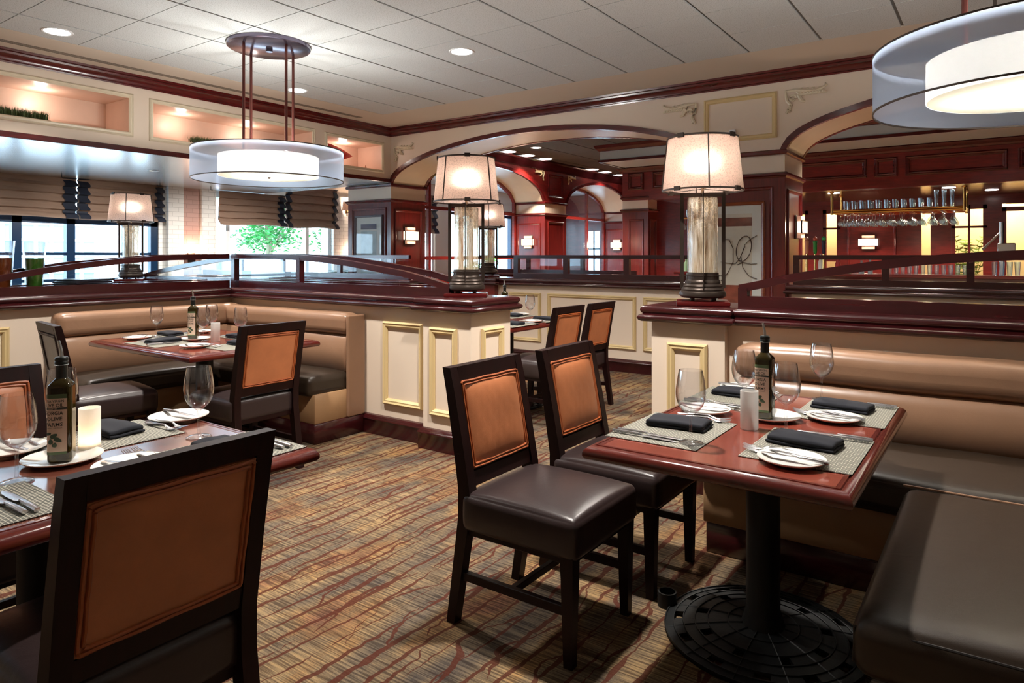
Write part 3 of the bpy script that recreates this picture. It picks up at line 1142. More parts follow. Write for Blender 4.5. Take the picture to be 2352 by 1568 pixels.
blind(2.3, 4.24, 2.42, 1.86, 'tan roman shade with navy edge at left edge of photo', [(2.3, 2.42), (4.08, 4.24)])
blind(4.26, 5.46, 2.42, 1.86, 'tan roman shade hanging behind the small table lamp', [(4.26, 4.40), (5.34, 5.46)])
blind(.3, 2.28, 2.42, 1.86, 'tan roman shade beyond the left edge of the photo', [(.3, .42), (2.14, 2.28)])
blind(6.34, 7.60, 2.41, 1.86, 'tan roman shade above street tree, left one of pair', [(7.46, 7.60)], x=OX + .14)
blind(7.62, 8.78, 2.60, 1.85, 'tan roman shade above street tree, right one of pair', [(7.62, 7.72), (8.68, 8.78)], x=OX + .14)
blind(9.5, 11.7, 2.70, 1.84, 'tan roman shade seen through arch left of the lamp', [(9.5, 9.6), (11.55, 11.7)], x=OX + .1)

# closing walls nobody sees directly
cw = MB()
cw.box(-10.8, 3.3, -1.8, -1.7, 0, 3.3)
struct('wall_back', cw, M['cream'], smooth=False)
cw = MB()
cw.box(3.2, 3.3, -1.7, WY, 0, 3.3)
struct('wall_right', cw, M['cream'], smooth=False)
cw = MB()
cw.box(6, 6.1, WB, 16.4, 0, 3.3)
cw.box(3.3, 6.1, WY + .1, WB, 0, 3.3)
struct('wall_bar_right', cw, M['bark'], smooth=False)

# ---- half walls ---------------------------------------------------------------
CAP = [(0, .962), (.045, .962), (.060, .970), (.066, .984), (.060, .998), (.044, 1.004), (.040, 1.008), (.046, 1.014), (.052, 1.026), (.050, 1.040), (.040, 1.052), (.02, 1.057), (-.01, 1.058)]
BASE = [(.026, 0), (.026, .105), (.032, .112), (.030, .122), (.018, .130), (.014, .142), (0, .148)]


def half_wall(name, poly, panels, panel_mat=M['trim'], mat=M['cream']):
    b_ = MB()
    b_.loop(poly, [(0, 0), (0, 1.0)])
    o = struct(name, b_, mat, smooth=False)
    c_ = MB()
    c_.loop(poly, CAP, top=True)
    obj('cap', c_, M['woodx'], o, angle=.9)
    c_ = MB()
    c_.loop(poly, BASE)
    obj('baseboard', c_, M['woodx'], o, angle=.9)
    for (ox, oy, oz), u, w_, h_ in panels:
        m_ = MB()
        panel(m_, (ox, oy, oz), u, (0, 0, 1), w_, h_, .045, .026)
        obj('panel_moulding', m_, panel_mat, o, smooth=False)
    return o


U, Vv = (1, 0, 0), (0, 1, 0)
PWL = half_wall('wall_partition_left', [(-6.18, -1.6), (-5.74, -1.6), (-5.74, 3.62), (-3.30, 3.62), (-3.30, 3.55), (-2.87, 3.55), (-2.87, 4.00),
                               (-8.50, 4.00), (-8.50, 3.55), (-8.05, 3.55), (-8.05, 3.62), (-6.18, 3.62)],
          [((-3.765, 3.62, .24), U, .405, .617), ((-3.232, 3.55, .24), U, .245, .61), ((-2.87, 3.655, .24), Vv, .25, .61),
           ((-5.74, 1.0, .24), Vv, .88, .60), ((-5.74, -.3, .24), Vv, 1.1, .60)])
PWR = half_wall('wall_partition_right', [(-1.68, 3.78), (-1.245, 3.78), (-1.245, 3.83), (3.0, 3.83), (3.0, 4.2), (-1.245, 4.2), (-1.245, 4.22), (-1.68, 4.22)],
          [((-1.58, 3.78, .24), U, .24, .605)])
PWM = half_wall('wall_partition_middle', [(-5.36, 7.2), (-2.62, 7.2), (-2.62, 7.5), (-5.36, 7.5)],
          [((-5.18, 7.2, .26), U, .49, .615), ((-4.59, 7.2, .26), U, 1.2, .615), ((-3.30, 7.2, .26), U, .5, .615)])
PWB = half_wall('wall_partition_bar', [(-1.70, 7.2), (2.9, 7.2), (2.9, 7.5), (-1.70, 7.5)],
          [((-1.55, 7.2, .26), U, .6, .615), ((-.85, 7.2, .26), U, 1.2, .615)])
PWF = half_wall('wall_partition_far', [(-7.2, 9.1), (-4.3, 9.1), (-4.3, 9.4), (-7.2, 9.4)], [((-7.0, 9.1, .26), U, 1.1, .6)])
PWG = half_wall('wall_partition_window', [(-10.2, 5.9), (-5.7, 5.9), (-5.7, 6.2), (-10.2, 6.2)], [])


def rail(parent, pts, along, depth, posts, zb=1.057, zbt=1.122, t=.045, thick=.05, arch=None, end_post=True):
    """glazed rail on a half wall. pts: [(a, ztop)] of the top edge; along maps (a, t, z) to a point"""
    m_ = MB()
    n = len(pts)
    d0, d1 = depth
    rows = [[], [], [], []]
    for i, (a, z) in enumerate(pts):
        rows[0].append(along(a, d0, z))
        rows[1].append(along(a, d1, z))
        rows[2].append(along(a, d1, z - t))
        rows[3].append(along(a, d0, z - t))
    m_.grid(rows, close_v=True)
    for e in (0, -1):
        m_.face([r[e] for r in rows])
    obj('top_rail', m_, M['woodx'], parent)
    a0, a1 = pts[0][0], pts[-1][0]
    def bx(mb, a, b_, z0, z1, e=0):
        P0 = along(a, d0 - e, z0)
        P1 = along(b_, d1 + e, z1)
        mb.box(min(P0[0], P1[0]), max(P0[0], P1[0]), min(P0[1], P1[1]), max(P0[1], P1[1]), z0, z1)
    m_ = MB()
    bx(m_, a0, a1, zb, zbt, .004)
    obj('bottom_rail', m_, M['woodx'], parent, smooth=False)
    def ztop(a):
        for (p, zp), (q, zq) in zip(pts, pts[1:]):
            if min(p, q) - 1e-6 <= a <= max(p, q) + 1e-6:
                return zp + (zq - zp) * (a - p) / (q - p)
        return pts[0][1]
    for a in posts:
        m_ = MB()
        bx(m_, a - thick / 2, a + thick / 2, zb, ztop(a) - t * .5, .003)
        obj('post', m_, M['woodx'], parent, smooth=False)
    g = MB()
    dm = (d0 + d1) / 2
    for (a, z), (a2, z2) in zip(pts, pts[1:]):
        if z - t > zbt or z2 - t > zbt:
            g.face([along(a, dm, zbt), along(a2, dm, zbt), along(a2, dm, max(zbt, z2 - t)), along(a, dm, max(zbt, z - t))])
    obj('glass_panel', g, M['pane'], parent, smooth=False)


fx = lambda a, t, z: (a, t, z)
fyy = lambda a, t, z: (t, a, z)
ARC = [(-5.80, 1.362), (-5.2, 1.362), (-4.80, 1.352), (-4.5, 1.335), (-4.2, 1.308), (-3.9, 1.272), (-3.6, 1.235), (-3.4, 1.198), (-3.25, 1.165), (-3.14, 1.140)]
rail(PWL, ARC, fx, (3.645, 3.69), (-5.77, -4.82, -3.17))
rail(PWL, [(-8.0, 1.14), (-7.6, 1.20), (-7.1, 1.262), (-6.5, 1.325), (-6.0, 1.355), (-5.2, 1.362), (-4.8, 1.352), (-4.5, 1.335), (-4.05, 1.288), (-3.57, 1.228), (-3.3, 1.17)],
     fx, (3.93, 3.975), ())
rail(PWL, [(.6, 1.02 + .06), (1.2, 1.10), (1.82, 1.205), (2.09, 1.255), (2.38, 1.295), (2.71, 1.33), (3.06, 1.352), (3.6, 1.362)], fyy, (-5.80, -5.755), (), zb=1.057)
rail(PWL, [(.6, 1.08), (1.2, 1.10), (1.82, 1.205), (2.38, 1.295), (3.06, 1.352), (3.6, 1.362)], fyy, (-6.165, -6.12), (), zb=1.057)
rail(PWR, [(-1.195, 1.185), (-1.08, 1.21), (-.95, 1.243), (-.73, 1.285), (-.53, 1.318), (-.34, 1.343), (-.16, 1.36), (.09, 1.374), (.6, 1.37), (1.2, 1.37)], fx, (3.865, 3.91), (-1.172,))
rail(PWM, [(-5.13, 1.352), (-2.62, 1.352)], fx, (7.23, 7.275), (-5.10, -4.35, -3.53), thick=.07)
rail(PWB, [(-1.69, 1.352), (2.9, 1.352)], fx, (7.23, 7.275), (-1.66, -.87, -.21, .6), zbt=1.115, thick=.06)
rail(PWF, [(-7.2, 1.352), (-4.3, 1.352)], fx, (9.13, 9.17), (-6.2, -5.2), thick=.06)
rail(PWG, [(-10.2, 1.352), (-5.75, 1.352)], fx, (5.93, 5.97), (-9.2, -8.2, -7.0), thick=.06)

# ================================================================== LIGHT FITTINGS
def downlight(x, y, label, r=.075, strength=None, group=None):
    t = thing('recessed_downlight', label, 'ceiling light', (x, y, CZ), group=group)
    m = MB()
    m.lathe([(r, .004), (r, -.004), (r + .016, -.006), (r + .022, 0), (r + .022, .004)], 28)
    obj('trim_ring', m, M['white'], t)
    m = MB()
    m.lathe([(.0001, -.0025), (r, -.0025)], 28, cap1=False)
    obj('lens', m, M['dlamp'], t)
    return t


DL = {0: 'round recessed ceiling light near the top left corner', 1: 'round recessed ceiling light right of the pendant, mid ceiling',
      2: 'round recessed ceiling light seen beside the pendant rods'}
for i, (x, y, p) in enumerate(DOWN):
    downlight(x, y, DL.get(i) or 'round recessed ceiling light outside the frame, ' + ['', '', '', 'above the gap', 'above the right table', 'past the right table', 'above the foreground', 'behind the foreground'][i], .095)
BL = ['first', 'second', 'third', 'fourth', 'fifth', 'sixth', 'smaller stray']
for i, (x, y) in enumerate(BARDOWN):
    downlight(x, y, f'{BL[i]} round downlight along the dark bar ceiling, counted from nearest', .13 if i < 6 else .08, group='bar ceiling downlights')


def pendant(loc, label):
    t = thing('drum_pendant', label, 'pendant light', loc)
    z0, z1, R = 2.008, 2.266, .635
    m = MB()
    m.lathe([(.0001, 3.165), (.33, 3.165), (.35, 3.172), (.352, 3.2)], 48)
    m.lathe([(.0001, 3.14), (.028, 3.14), (.03, 3.166)], 16)
    obj('ceiling_canopy', m, M['canopy'], t)
    for dx, dy in ((0.0, -.25), (-.27, 0.0), (.24, 0.0), (0.0, .25)):
        m = MB()
        m.tube([(dx, dy, 3.17), (dx, dy, 2.25)], .0125, 8)
        obj('rod', m, M['bronze2'], t)
    m = MB()
    m.lathe([(R, z0), (R, z1)], 72, cap0=False, cap1=False)
    obj('sheer_shade', m, M['sheer'], t)
    for z in (z0, z1):
        m = MB()
        m.lathe([(R - .003, z - .004), (R + .003, z - .004), (R + .003, z + .004), (R - .003, z + .004), (R - .003, z - .004)], 72, cap0=False, cap1=False)
        obj('shade_ring', m, M['bronze'], t)
    m = MB()
    m.lathe([(.42, z0 + .035), (.42, z1 - .05)], 64, cap0=False, cap1=False)
    obj('inner_shade', m, M['inner'], t)
    m = MB()
    m.lathe([(.0001, z0 + .035), (.416, z0 + .035)], 64, cap1=False)
    obj('diffuser', m, M['diffuser'], t)
    m = MB()
    for k in range(3):
        a = k * 2 * PI / 3 + .5
        m.tube([(.41 * math.cos(a), .41 * math.sin(a), z1 - .02), (R * math.cos(a), R * math.sin(a), z1 - .004)], .003, 6)
        m.tube([(0, 0, z1 - .02), (.41 * math.cos(a), .41 * math.sin(a), z1 - .02)], .004, 6)
    m.lathe([(.0001, z0 + .012), (.012, z0 + .014), (.014, z0 + .03)], 12)
    obj('spider', m, M['bronze'], t)
    for k in range(3):
        a = k * 2 * PI / 3 + .9
        l_ = light('pendant_bulb', 'POINT', (loc[0] + .16 * math.cos(a), loc[1] + .16 * math.sin(a), 2.16), 17, (1, .97, .92), .05)
    return t


pendant((-5.24, 3.66, 0), 'round double drum pendant hanging left, whole and over the corner booth')
pendant((.14, 3.70, 0), 'round double drum pendant cut off by the top right corner')


def table_lamp(loc, rz, label, watts=22, s=1.0, srot=0.0):
    t = thing('table_lamp', label, 'lamp', loc, rz)
    m = MB()
    m.box(-.15, .15, -.13, .13, 0, .026, .01, seg=2)
    obj('plinth', m, M['wood'], t)
    m = MB()
    for k in range(4):
        a = k * PI / 2 + PI / 4
        m.lathe([(.0001, .026), (.012, .027), (.014, .036), (.012, .046)], 12, c=(.085 * math.cos(a), .085 * math.sin(a)))
    m.lathe([(.09, .042), (.118, .044), (.132, .055), (.134, .068), (.128, .082), (.120, .086), (.122, .092), (.116, .104), (.110, .107), (.112, .113), (.106, .124),
             (.101, .127), (.102, .133), (.097, .146), (.093, .150), (.093, .170), (.0955, .172), (.0955, .176), (.092, .178), (.091, .19), (.0001, .19)], 40)
    obj('base', m, M['bronze'], t)
    m = MB()
    m.lathe([(.0001, .20), (.086, .192), (.0865, .60), (.0865, .622), (.082, .63)], 40, cap1=False)
    obj('glass_cylinder', m, M['crackle'], t)
    for k in range(2):
        f_ = MB()
        for sgn in (-1, 1):
            f_.box(sgn * .118 - .011, sgn * .118 + .011, -.0025, .0025, .10, .655)
            f_.box(min(0, sgn * .128), max(0, sgn * .128), -.0025, .0025, .635, .66)
        f_.box(-.11, .11, -.002, .002, .168, .174)
        f_.xform(Matrix.Rotation(k * PI / 2, 4, 'Z'))
        obj('frame_fin', f_, M['bronze'], t, smooth=False)
    m = MB()
    m.tube([(0, 0, .655), (0, 0, .84)], .008, 10)
    m.tube([(0, 0, .70), (0, 0, .69), (.02, .0, .685)], .004, 6)
    obj('stem', m, plain('lamp_stem', rgb(190, 160, 130), .3, metal=.6), t)
    zb, zt, rb, rt = .672, .978, .232, .200
    m = MB()
    m.lathe([(rb, zb), (rt, zt)], 56, cap0=False, cap1=False)
    obj('lamp_shade', m, M['parch'], t)
    m = MB()
    for z, r in ((zb, rb), (zt, rt)):
        m.lathe([(r - .002, z - .005), (r + .003, z - .005), (r + .003, z + .005), (r - .002, z + .005), (r - .002, z - .005)], 56, cap0=False, cap1=False)
    for k in range(4):
        a = k * PI / 2 - PI / 2
        m.tube([((rb + .003) * math.cos(a), (rb + .003) * math.sin(a), zb), ((rt + .003) * math.cos(a), (rt + .003) * math.sin(a), zt)], .0045, 6)
    for z in (zb, zt):
        r = rb if z == zb else rt
        for k in range(4):
            a = k * PI / 2 - PI / 4
            q = MB()
            mt = Matrix.Rotation(a, 4, 'Z')
            m.box(r - .003, r + .009, -.02, .02, z - .013, z + .013, mat=mt)
            q.bm.free()
    for k in range(3):
        a = k * 2 * PI / 3 + .4
        m.tube([(0, 0, zb + .01), (rb * math.cos(a), rb * math.sin(a), zb)], .002, 5)
    m.xform(Matrix.Rotation(srot, 4, 'Z'))
    obj('shade_frame', m, M['bronze'], t)
    m = MB()
    m.lathe([(.0001, .79), (.02, .80), (.03, .83), (.024, .855), (.0001, .87)], 16)
    obj('bulb', m, plain('bulb_lit_%d' % len(bpy.data.materials), (1, 1, 1, 1), .5, emit=(1, .85, .68, 1), es=6), t)
    light('lamp_bulb', 'POINT', (loc[0], loc[1], loc[2] + .83 * s), watts, (1.0, .84, .70), .035)
    return t


table_lamp((-3.09, 3.77, 1.058), .62 + PI / 4 * 0, 'tall table lamp with speckled shade on the left pier cap', 13, srot=PI / 4 + .1)
table_lamp((-1.425, 3.93, 1.058), .62 - .24 + .0, 'largest table lamp, speckled shade, on right pier cap', 13, srot=.12)
table_lamp((-8.02, 3.80, 1.058), .9, 'small far table lamp standing by the windows at left', 12)
table_lamp((-5.62, 7.32, 1.058), .7, 'table lamp mostly hidden behind the left pier lamp', 11)
m = MB()
m.loop([(-5.9, 7.12), (-5.36, 7.12), (-5.36, 7.55), (-5.9, 7.55)], [(0, 0), (0, 1.0)])
o = struct('wall_pier', m, M['bark'], smooth=False)
m = MB()
m.loop([(-5.9, 7.12), (-5.36, 7.12), (-5.36, 7.55), (-5.9, 7.55)], CAP, top=True)
obj('cap', m, M['woodx'], o, angle=.9)


def sconce(loc, rz, label, w=.29, h=.27, watts=13):
    """stacked rectangular glass boxes on a bronze plate, facing local -Y"""
    t = thing('wall_sconce', label, 'wall light', loc, rz)
    m = MB()
    m.box(-w * .36, w * .36, -.012, 0, -h * .5, h * .5, .002)
    for sx in (-1, 1):
        m.box(sx * w * .5 - .004, sx * w * .5 + .004, -.085, -.07, -h * .25, h * .25, .001)
        m.box(sx * w * .3 - .004, sx * w * .3 + .004, -.07, .0, h * .24, h * .26)
    m.box(-w * .5, w * .5, -.085, -.065, -h * .25 - .004, -h * .25 + .004)
    m.box(-w * .5, w * .5, -.085, -.065, h * .25 - .004, h * .25 + .004)
    obj('back_plate', m, M['bronze'], t)
    m = MB()
    m.box(-w * .48, w * .48, -.08, -.03, -h * .23, h * .23, .003)
    obj('glass_shade', m, M['scon'], t)
    m = MB()
    m.box(-w * .32, w * .32, -.06, -.02, -h * .46, h * .46, .003)
    obj('inner_glass', m, M['sconr'], t)
    c_, s_ = math.cos(rz), math.sin(rz)
    light('sconce_glow', 'POINT', (loc[0] + .15 * s_, loc[1] - .15 * c_, loc[2]), watts * .35, (1, .70, .50), .06)
    return t


sconce((WX + .004, 7.51, 1.645), PI / 2, 'lit rectangular wall sconce on column left of first lamp')
sconce((-7.66, 11.32, 1.61), 0, 'lit rectangular wall sconce framed by the first inner arch column', .27)
sconce((-7.63, 15.14, 1.60), 0, 'lit rectangular wall sconce on farthest red panel past the second arch', .30)
sconce((-1.94, 13.88, 1.585), 0, 'wide lit wall sconce on the red panel behind the bar', .33, .27, 9)
sconce((-1.745, 7.62, 1.645), PI / 2, 'lit wall sconce on column edge beside the abstract picture', .25, .25)
sconce((OX + .01, 10.75, 1.58), PI / 2, 'dim lit sconce seen through red mullions behind first lamp', .25)


def twin_sconce(loc, label):
    t = thing('twin_sconce', label, 'wall light', loc, PI / 2)
    m = MB()
    m.box(-.03, .03, -.02, 0, -.1, .06, .004)
    for sx in (-.09, .09):
        m.tube([(0, -.02, -.06), (sx * .6, -.08, -.09), (sx, -.10, -.05)], .008, 6)
    m.tube([(0, -.03, -.05), (0, -.03, -.16)], .008, 6)
    obj('bracket', m, M['brass'], t)
    for sx in (-.10, .10):
        m = MB()
        m.lathe([(.085, -.05), (.06, .12)], 24, c=(sx, -.11), cap0=False, cap1=False)
        obj('fabric_shade', m, M['parch'], t)
    light('sconce_glow', 'POINT', (loc[0] + .11, loc[1], loc[2] + .03), 7, (1, .75, .55), .03)


def uplight(loc, label):
    t = thing('wall_uplight', label, 'wall light', loc, PI / 2)
    m = MB()
    m.box(-.06, .06, -.02, 0, -.10, .05, .003)
    m.box(-.09, .09, -.11, -.01, -.05, .02, .004)
    obj('housing', m, M['bronze'], t)
    m = MB()
    m.box(-.08, .08, -.10, -.02, .02, .024)
    obj('lens', m, M['sconr'], t)
    light('uplight_beam', 'POINT', (loc[0] + .09, loc[1], loc[2] + .08), 7, (1, .66, .46), .03)


uplight((OX + .05, 5.93, 1.34), 'small wall uplight glowing low on pink brick pier')
uplight((OX + .07, 9.25, 1.32), 'small wall uplight glowing low beside the column')
for y in (2.4, 4.4, 6.3):  # spots and rings added to brighten the window side, no fittings seen there
    light('soffit_fill_beam', 'SPOT', (-8.7, y, 2.40), 150, (1, .92, .84), .05, rot=(0, math.radians(35), 0), spot=math.radians(120), blend=.8)
    m = MB()
    m.lathe([(.05, .02), (.055, -.002), (.07, -.003), (.072, .0)], 20, cap0=False, cap1=False)
    tag(obj('recessed_downlight', m, M['white'], loc=(-8.7, y, 2.418)), {2.4: 'added light ring in glossy soffit, nearest the left edge', 4.4: 'added light ring in glossy soffit above the far lamp', 6.3: 'added light ring in glossy soffit behind the round pendant'}[y], 'ceiling light')
twin_sconce((OX + .06, 9.12, 2.28), 'twin wall sconce with small cone shades beside right blind')


# ================================================================== FURNITURE
def chair(loc, rz, label, group='dining chairs'):
    """faces local +X, back at -X"""
    t = thing('dining_chair', label, 'chair', loc, rz, group)
    W_ = .205
    for sy in (-1, 1):
        m = MB()
        secs = [(-.278, 0, .036), (-.252, .18, .042), (-.222, .40, .050), (-.222, .50, .052), (-.250, .68, .046), (-.282, .86, .040), (-.298, .935, .036)]
        rows = [[(x, sy * W_ + s * .021, z) for x, s in ((x0, -1), (x0 + d, -1), (x0 + d, 1), (x0, 1))] for x0, z, d in secs]
        vv = m.grid(rows, close_u=True)
        m.bm.faces.new(vv[0][::-1])
        m.bm.faces.new(vv[-1])
        obj('rear_leg', m, M['chairw'], t, angle=.5)
        m = MB()
        m.hexa([(.222, sy * W_ - .016, 0), (.254, sy * W_ - .016, 0), (.254, sy * W_ + .016, 0), (.222, sy * W_ + .016, 0)],
               [(.212, sy * W_ - .024, .40), (.262, sy * W_ - .024, .40), (.262, sy * W_ + .024, .40), (.212, sy * W_ + .024, .40)])
        obj('front_leg', m, M['chairw'], t, smooth=False)
        m = MB()
        m.box(-.235, .225, sy * W_ - .011, sy * W_ + .011, .165, .197, .002)
        obj('stretcher', m, M['chairw'], t, smooth=False)
    m = MB()
    m.box(-.01, .012, -W_, W_, .168, .194, .002)
    obj('stretcher', m, M['chairw'], t, smooth=False)
    # apron
    m = MB()
    m.box(-.20, .25, -.215, .215, .335, .380, .003)
    obj('apron', m, M['chairw'], t, smooth=False)
    # back rails lie along the leaning plane
    def bp(z, off=0.0):
        x = -.250 + (z - .68) / (.935 - .68) * (-.048)
        return x + off
    for z0, z1, nm in ((.882, .935, 'top_rail'), (.505, .556, 'lower_rail')):
        m = MB()
        e = .185
        m.hexa([(bp(z0), -e, z0), (bp(z0, .038), -e, z0), (bp(z0, .038), e, z0), (bp(z0), e, z0)],
               [(bp(z1), -e, z1), (bp(z1, .038), -e, z1), (bp(z1, .036), e, z1), (bp(z1), e, z1)])
        obj(nm, m, M['chairw'], t, smooth=False)
    # leather back pad: bulged in front, flat behind
    P0, P1, Pw = .558, .882, .182
    lean = math.atan(.048 / .255)
    mt = Matrix.Translation((bp(.72, .019), 0, .72)) @ Matrix.Rotation(-lean, 4, 'Y')
    m = MB()
    hh = (P1 - P0) / 2
    rows = []
    for i in range(15):
        z = -hh + 2 * hh * i / 14
        row = []
        for j in range(17):
            y = -Pw + 2 * Pw * j / 16
            q = (1 - (abs(z) / hh) ** 4) * (1 - (abs(y) / Pw) ** 4)
            row.append((.014 + .020 * q ** .7 + .0015 * math.sin(j * 2.3 + i) * q, y, z))
        rows.append(row)
    m.grid(rows)
    m.box(-.016, .015, -Pw, Pw, -hh, hh)
    m.xform(mt)
    obj('back_pad', m, M['orange'], t)
    for side, xx in ((1, .0215), (-1, -.018)):
        m = MB()
        for ins in (.0045, .0155):
            y, z, r = Pw - ins, hh - ins, .009
            pts = []
            for cx_, cz_, a0 in ((y - r, z - r, 0), (-y + r, z - r, 1), (-y + r, -z + r, 2), (y - r, -z + r, 3)):
                for k in range(4):
                    a = a0 * PI / 2 + k * PI / 6
                    pts.append((xx, cx_ + r * math.cos(a), cz_ + r * math.sin(a)))
            full = []
            for k in range(len(pts)):
                p, q = Vector(pts[k]), Vector(pts[(k + 1) % len(pts)])
                nn = max(1, int((q - p).length / .03))
                for j in range(nn):
                    w_ = p.lerp(q, j / nn)
                    w_.y += .0012 * math.sin(len(full) * 1.9)
                    w_.z += .0012 * math.cos(len(full) * 1.3)
                    full.append(w_)
            full.append(full[0].copy())
            m.tube(full, .0048, 6)
        m.xform(mt)
        obj('piping', m, M['pipe'], t)
    m = MB()
    def sh(p):
        f_ = (p.z - .36) / .12
        k = 1 + .02 * math.sin(max(0, min(1, f_)) * PI)
        p.y *= k
        return p
    m.rbox(-.205, .275, -.233, .233, .352, .488, .026, 12, .028, sh)
    obj('seat', m, M['seat'], t, angle=1.3)
    return t


ch = chair((-1.385, 2.14, 0), 0, 'tan leather dining chair nearest the camera at the right table')
chs = [
    ((-1.355, 2.715, 0), 0, 'tan leather dining chair behind another, far side of right table'),
    ((-3.13, 4.80, 0), PI, 'tan leather dining chair through the gap, left of the two'),
    ((-3.13, 5.36, 0), PI, 'tan leather dining chair through the gap, right of the two'),
    ((-3.885, 2.55, 0), PI, 'dining chair with flat orange back beside the left booth seat'),
    ((-1.70, .772, 0), PI, 'largest orange backed dining chair in the bottom left foreground'),
    ((-2.72, .855, 0), 0, 'tan leather dining chair cut off by the left edge'),
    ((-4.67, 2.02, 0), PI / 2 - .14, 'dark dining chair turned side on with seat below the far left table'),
]
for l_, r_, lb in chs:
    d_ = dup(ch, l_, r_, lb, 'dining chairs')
    if lb.startswith('dark'):  # same chair; the shade on its tan back is put into the colour
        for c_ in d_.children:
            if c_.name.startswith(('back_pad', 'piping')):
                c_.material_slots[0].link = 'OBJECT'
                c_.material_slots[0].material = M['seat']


def table(loc, w, d, label, base='disc', br=.34, group='restaurant tables'):
    t = thing('dining_table', label, 'table', loc, 0, group)
    w2, d2 = w / 2, d / 2
    poly = [(-w2, -d2), (w2, -d2), (w2, d2), (-w2, d2)]
    m = MB()
    m.box(-w2 + .04, w2 - .04, -d2 + .04, d2 - .04, .722, .7495)
    obj('tabletop', m, M['lam'], t, smooth=False)
    m = MB()
    m.loop(poly, [(-.06, .712), (-.018, .706), (-.006, .709), (.0, .718), (.0, .728), (-.005, .738), (-.014, .746), (-.024, .750), (-.029, .7495), (-.031, .746), (-.034, .746), (-.036, .7505),
                  (-.046, .7508), (-.049, .7498), (-.049, .72)])
    obj('edge_moulding', m, M['tedge'], t, angle=.6)
    m = MB()
    m.box(-w2 + .12, w2 - .12, -d2 + .12, d2 - .12, .700, .722)
    m.box(-.14, .14, -.14, .14, .68, .70)
    obj('top_plate', m, M['iron'], t, smooth=False)
    m = MB()
    n = 20
    rows = []
    for z in (.03, .10, .66, .68):
        r = .055 if z > .05 else .075
        rows.append([(r * (1 + .05 * (k % 2)) * math.cos(2 * PI * k / n), r * (1 + .05 * (k % 2)) * math.sin(2 * PI * k / n), z) for k in range(n)])
    m.grid(rows, close_u=True)
    obj('pedestal', m, M['iron'], t)
    m = MB()
    N = 36
    radii = [.05, .12, .19, .235, .275, .31, br]
    def zz(r):
        return .045 - .033 * (r / br) ** 2
    for i in range(len(radii) - 1):
        for k in range(N):
            hole = (i == 4 and k % 3 == 1) or (i == 2 and k % 4 == 2)
            if hole:
                continue
            a0, a1 = 2 * PI * k / N, 2 * PI * (k + 1) / N
            r0, r1 = radii[i], radii[i + 1]
            q = [(r0, a0), (r1, a0), (r1, a1), (r0, a1)]
            tp = [(r * math.cos(a), r * math.sin(a), zz(r)) for r, a in q]
            bt = [(x, y, z - .012) for x, y, z in tp]
            m.hexa(bt, tp)
    for r in radii[1:]:
        m.lathe([(r - .003, zz(r) - .002), (r - .002, zz(r) + .004), (r + .002, zz(r) + .004), (r + .003, zz(r) - .002)], 48, cap0=False, cap1=False)
    for k in range(12):
        a = 2 * PI * k / 12
        m.tube([(r * math.cos(a), r * math.sin(a), zz(r) + .001) for r in (.07, .15, .25, br)], .003, 4)
    # pivot lug on the rim
    m.lathe([(.030, .0), (.036, .0), (.036, .055), (.030, .055)], 18, c=(-br - .02, -.0), cap0=False, cap1=False)
    obj('floor_base', m, M['iron'], t)
    return t


TR = table((-.685, 2.495, 0), .775, 1.225, 'red topped pedestal table at right, set for four')
TL = table((-4.575, 2.67, 0), 1.32, .96, 'red topped pedestal table by the left corner booth')
TF = table((-2.14, .775, 0), .82, 1.23, 'dark glossy pedestal table in the left foreground')
lam2 = plain('brown_laminate', rgb(104, 58, 46), 0.18, coat=1.0, var=0.12, vs=9)
for c_ in TF.children:
    if c_.name.startswith('tabletop'):
        c_.data.materials[0] = lam2
TT = table((-3.66, 5.06, 0), .78, 1.22, 'red topped pedestal table glimpsed through the gap beyond piers')


# ---- booths -------------------------------------------------------------------
def booth(name, label, segs, group=None):
    """segs: list of (kind, (x0,x1,y0,y1,z0,z1), radius, crown) parts"""
    t = thing(name, label, 'booth bench', (0, 0, 0))
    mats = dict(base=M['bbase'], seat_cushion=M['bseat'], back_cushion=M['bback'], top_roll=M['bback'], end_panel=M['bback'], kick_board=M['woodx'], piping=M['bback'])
    for nm, bx, r, cr, *fn in segs:
        m = MB()
        if r:
            m.rbox(*bx, r, 12, cr, fn[0] if fn else None)
        else:
            m.box(*bx, .004)
        obj(nm, m, mats[nm], t, angle=1.3)
    return t


def crease_y(x0, amp=.004):
    def f(p):
        p.z += amp * math.sin(p.x * 9 + p.y * 4)
        p.y += amp * math.sin(p.x * 5)
        return p
    return f


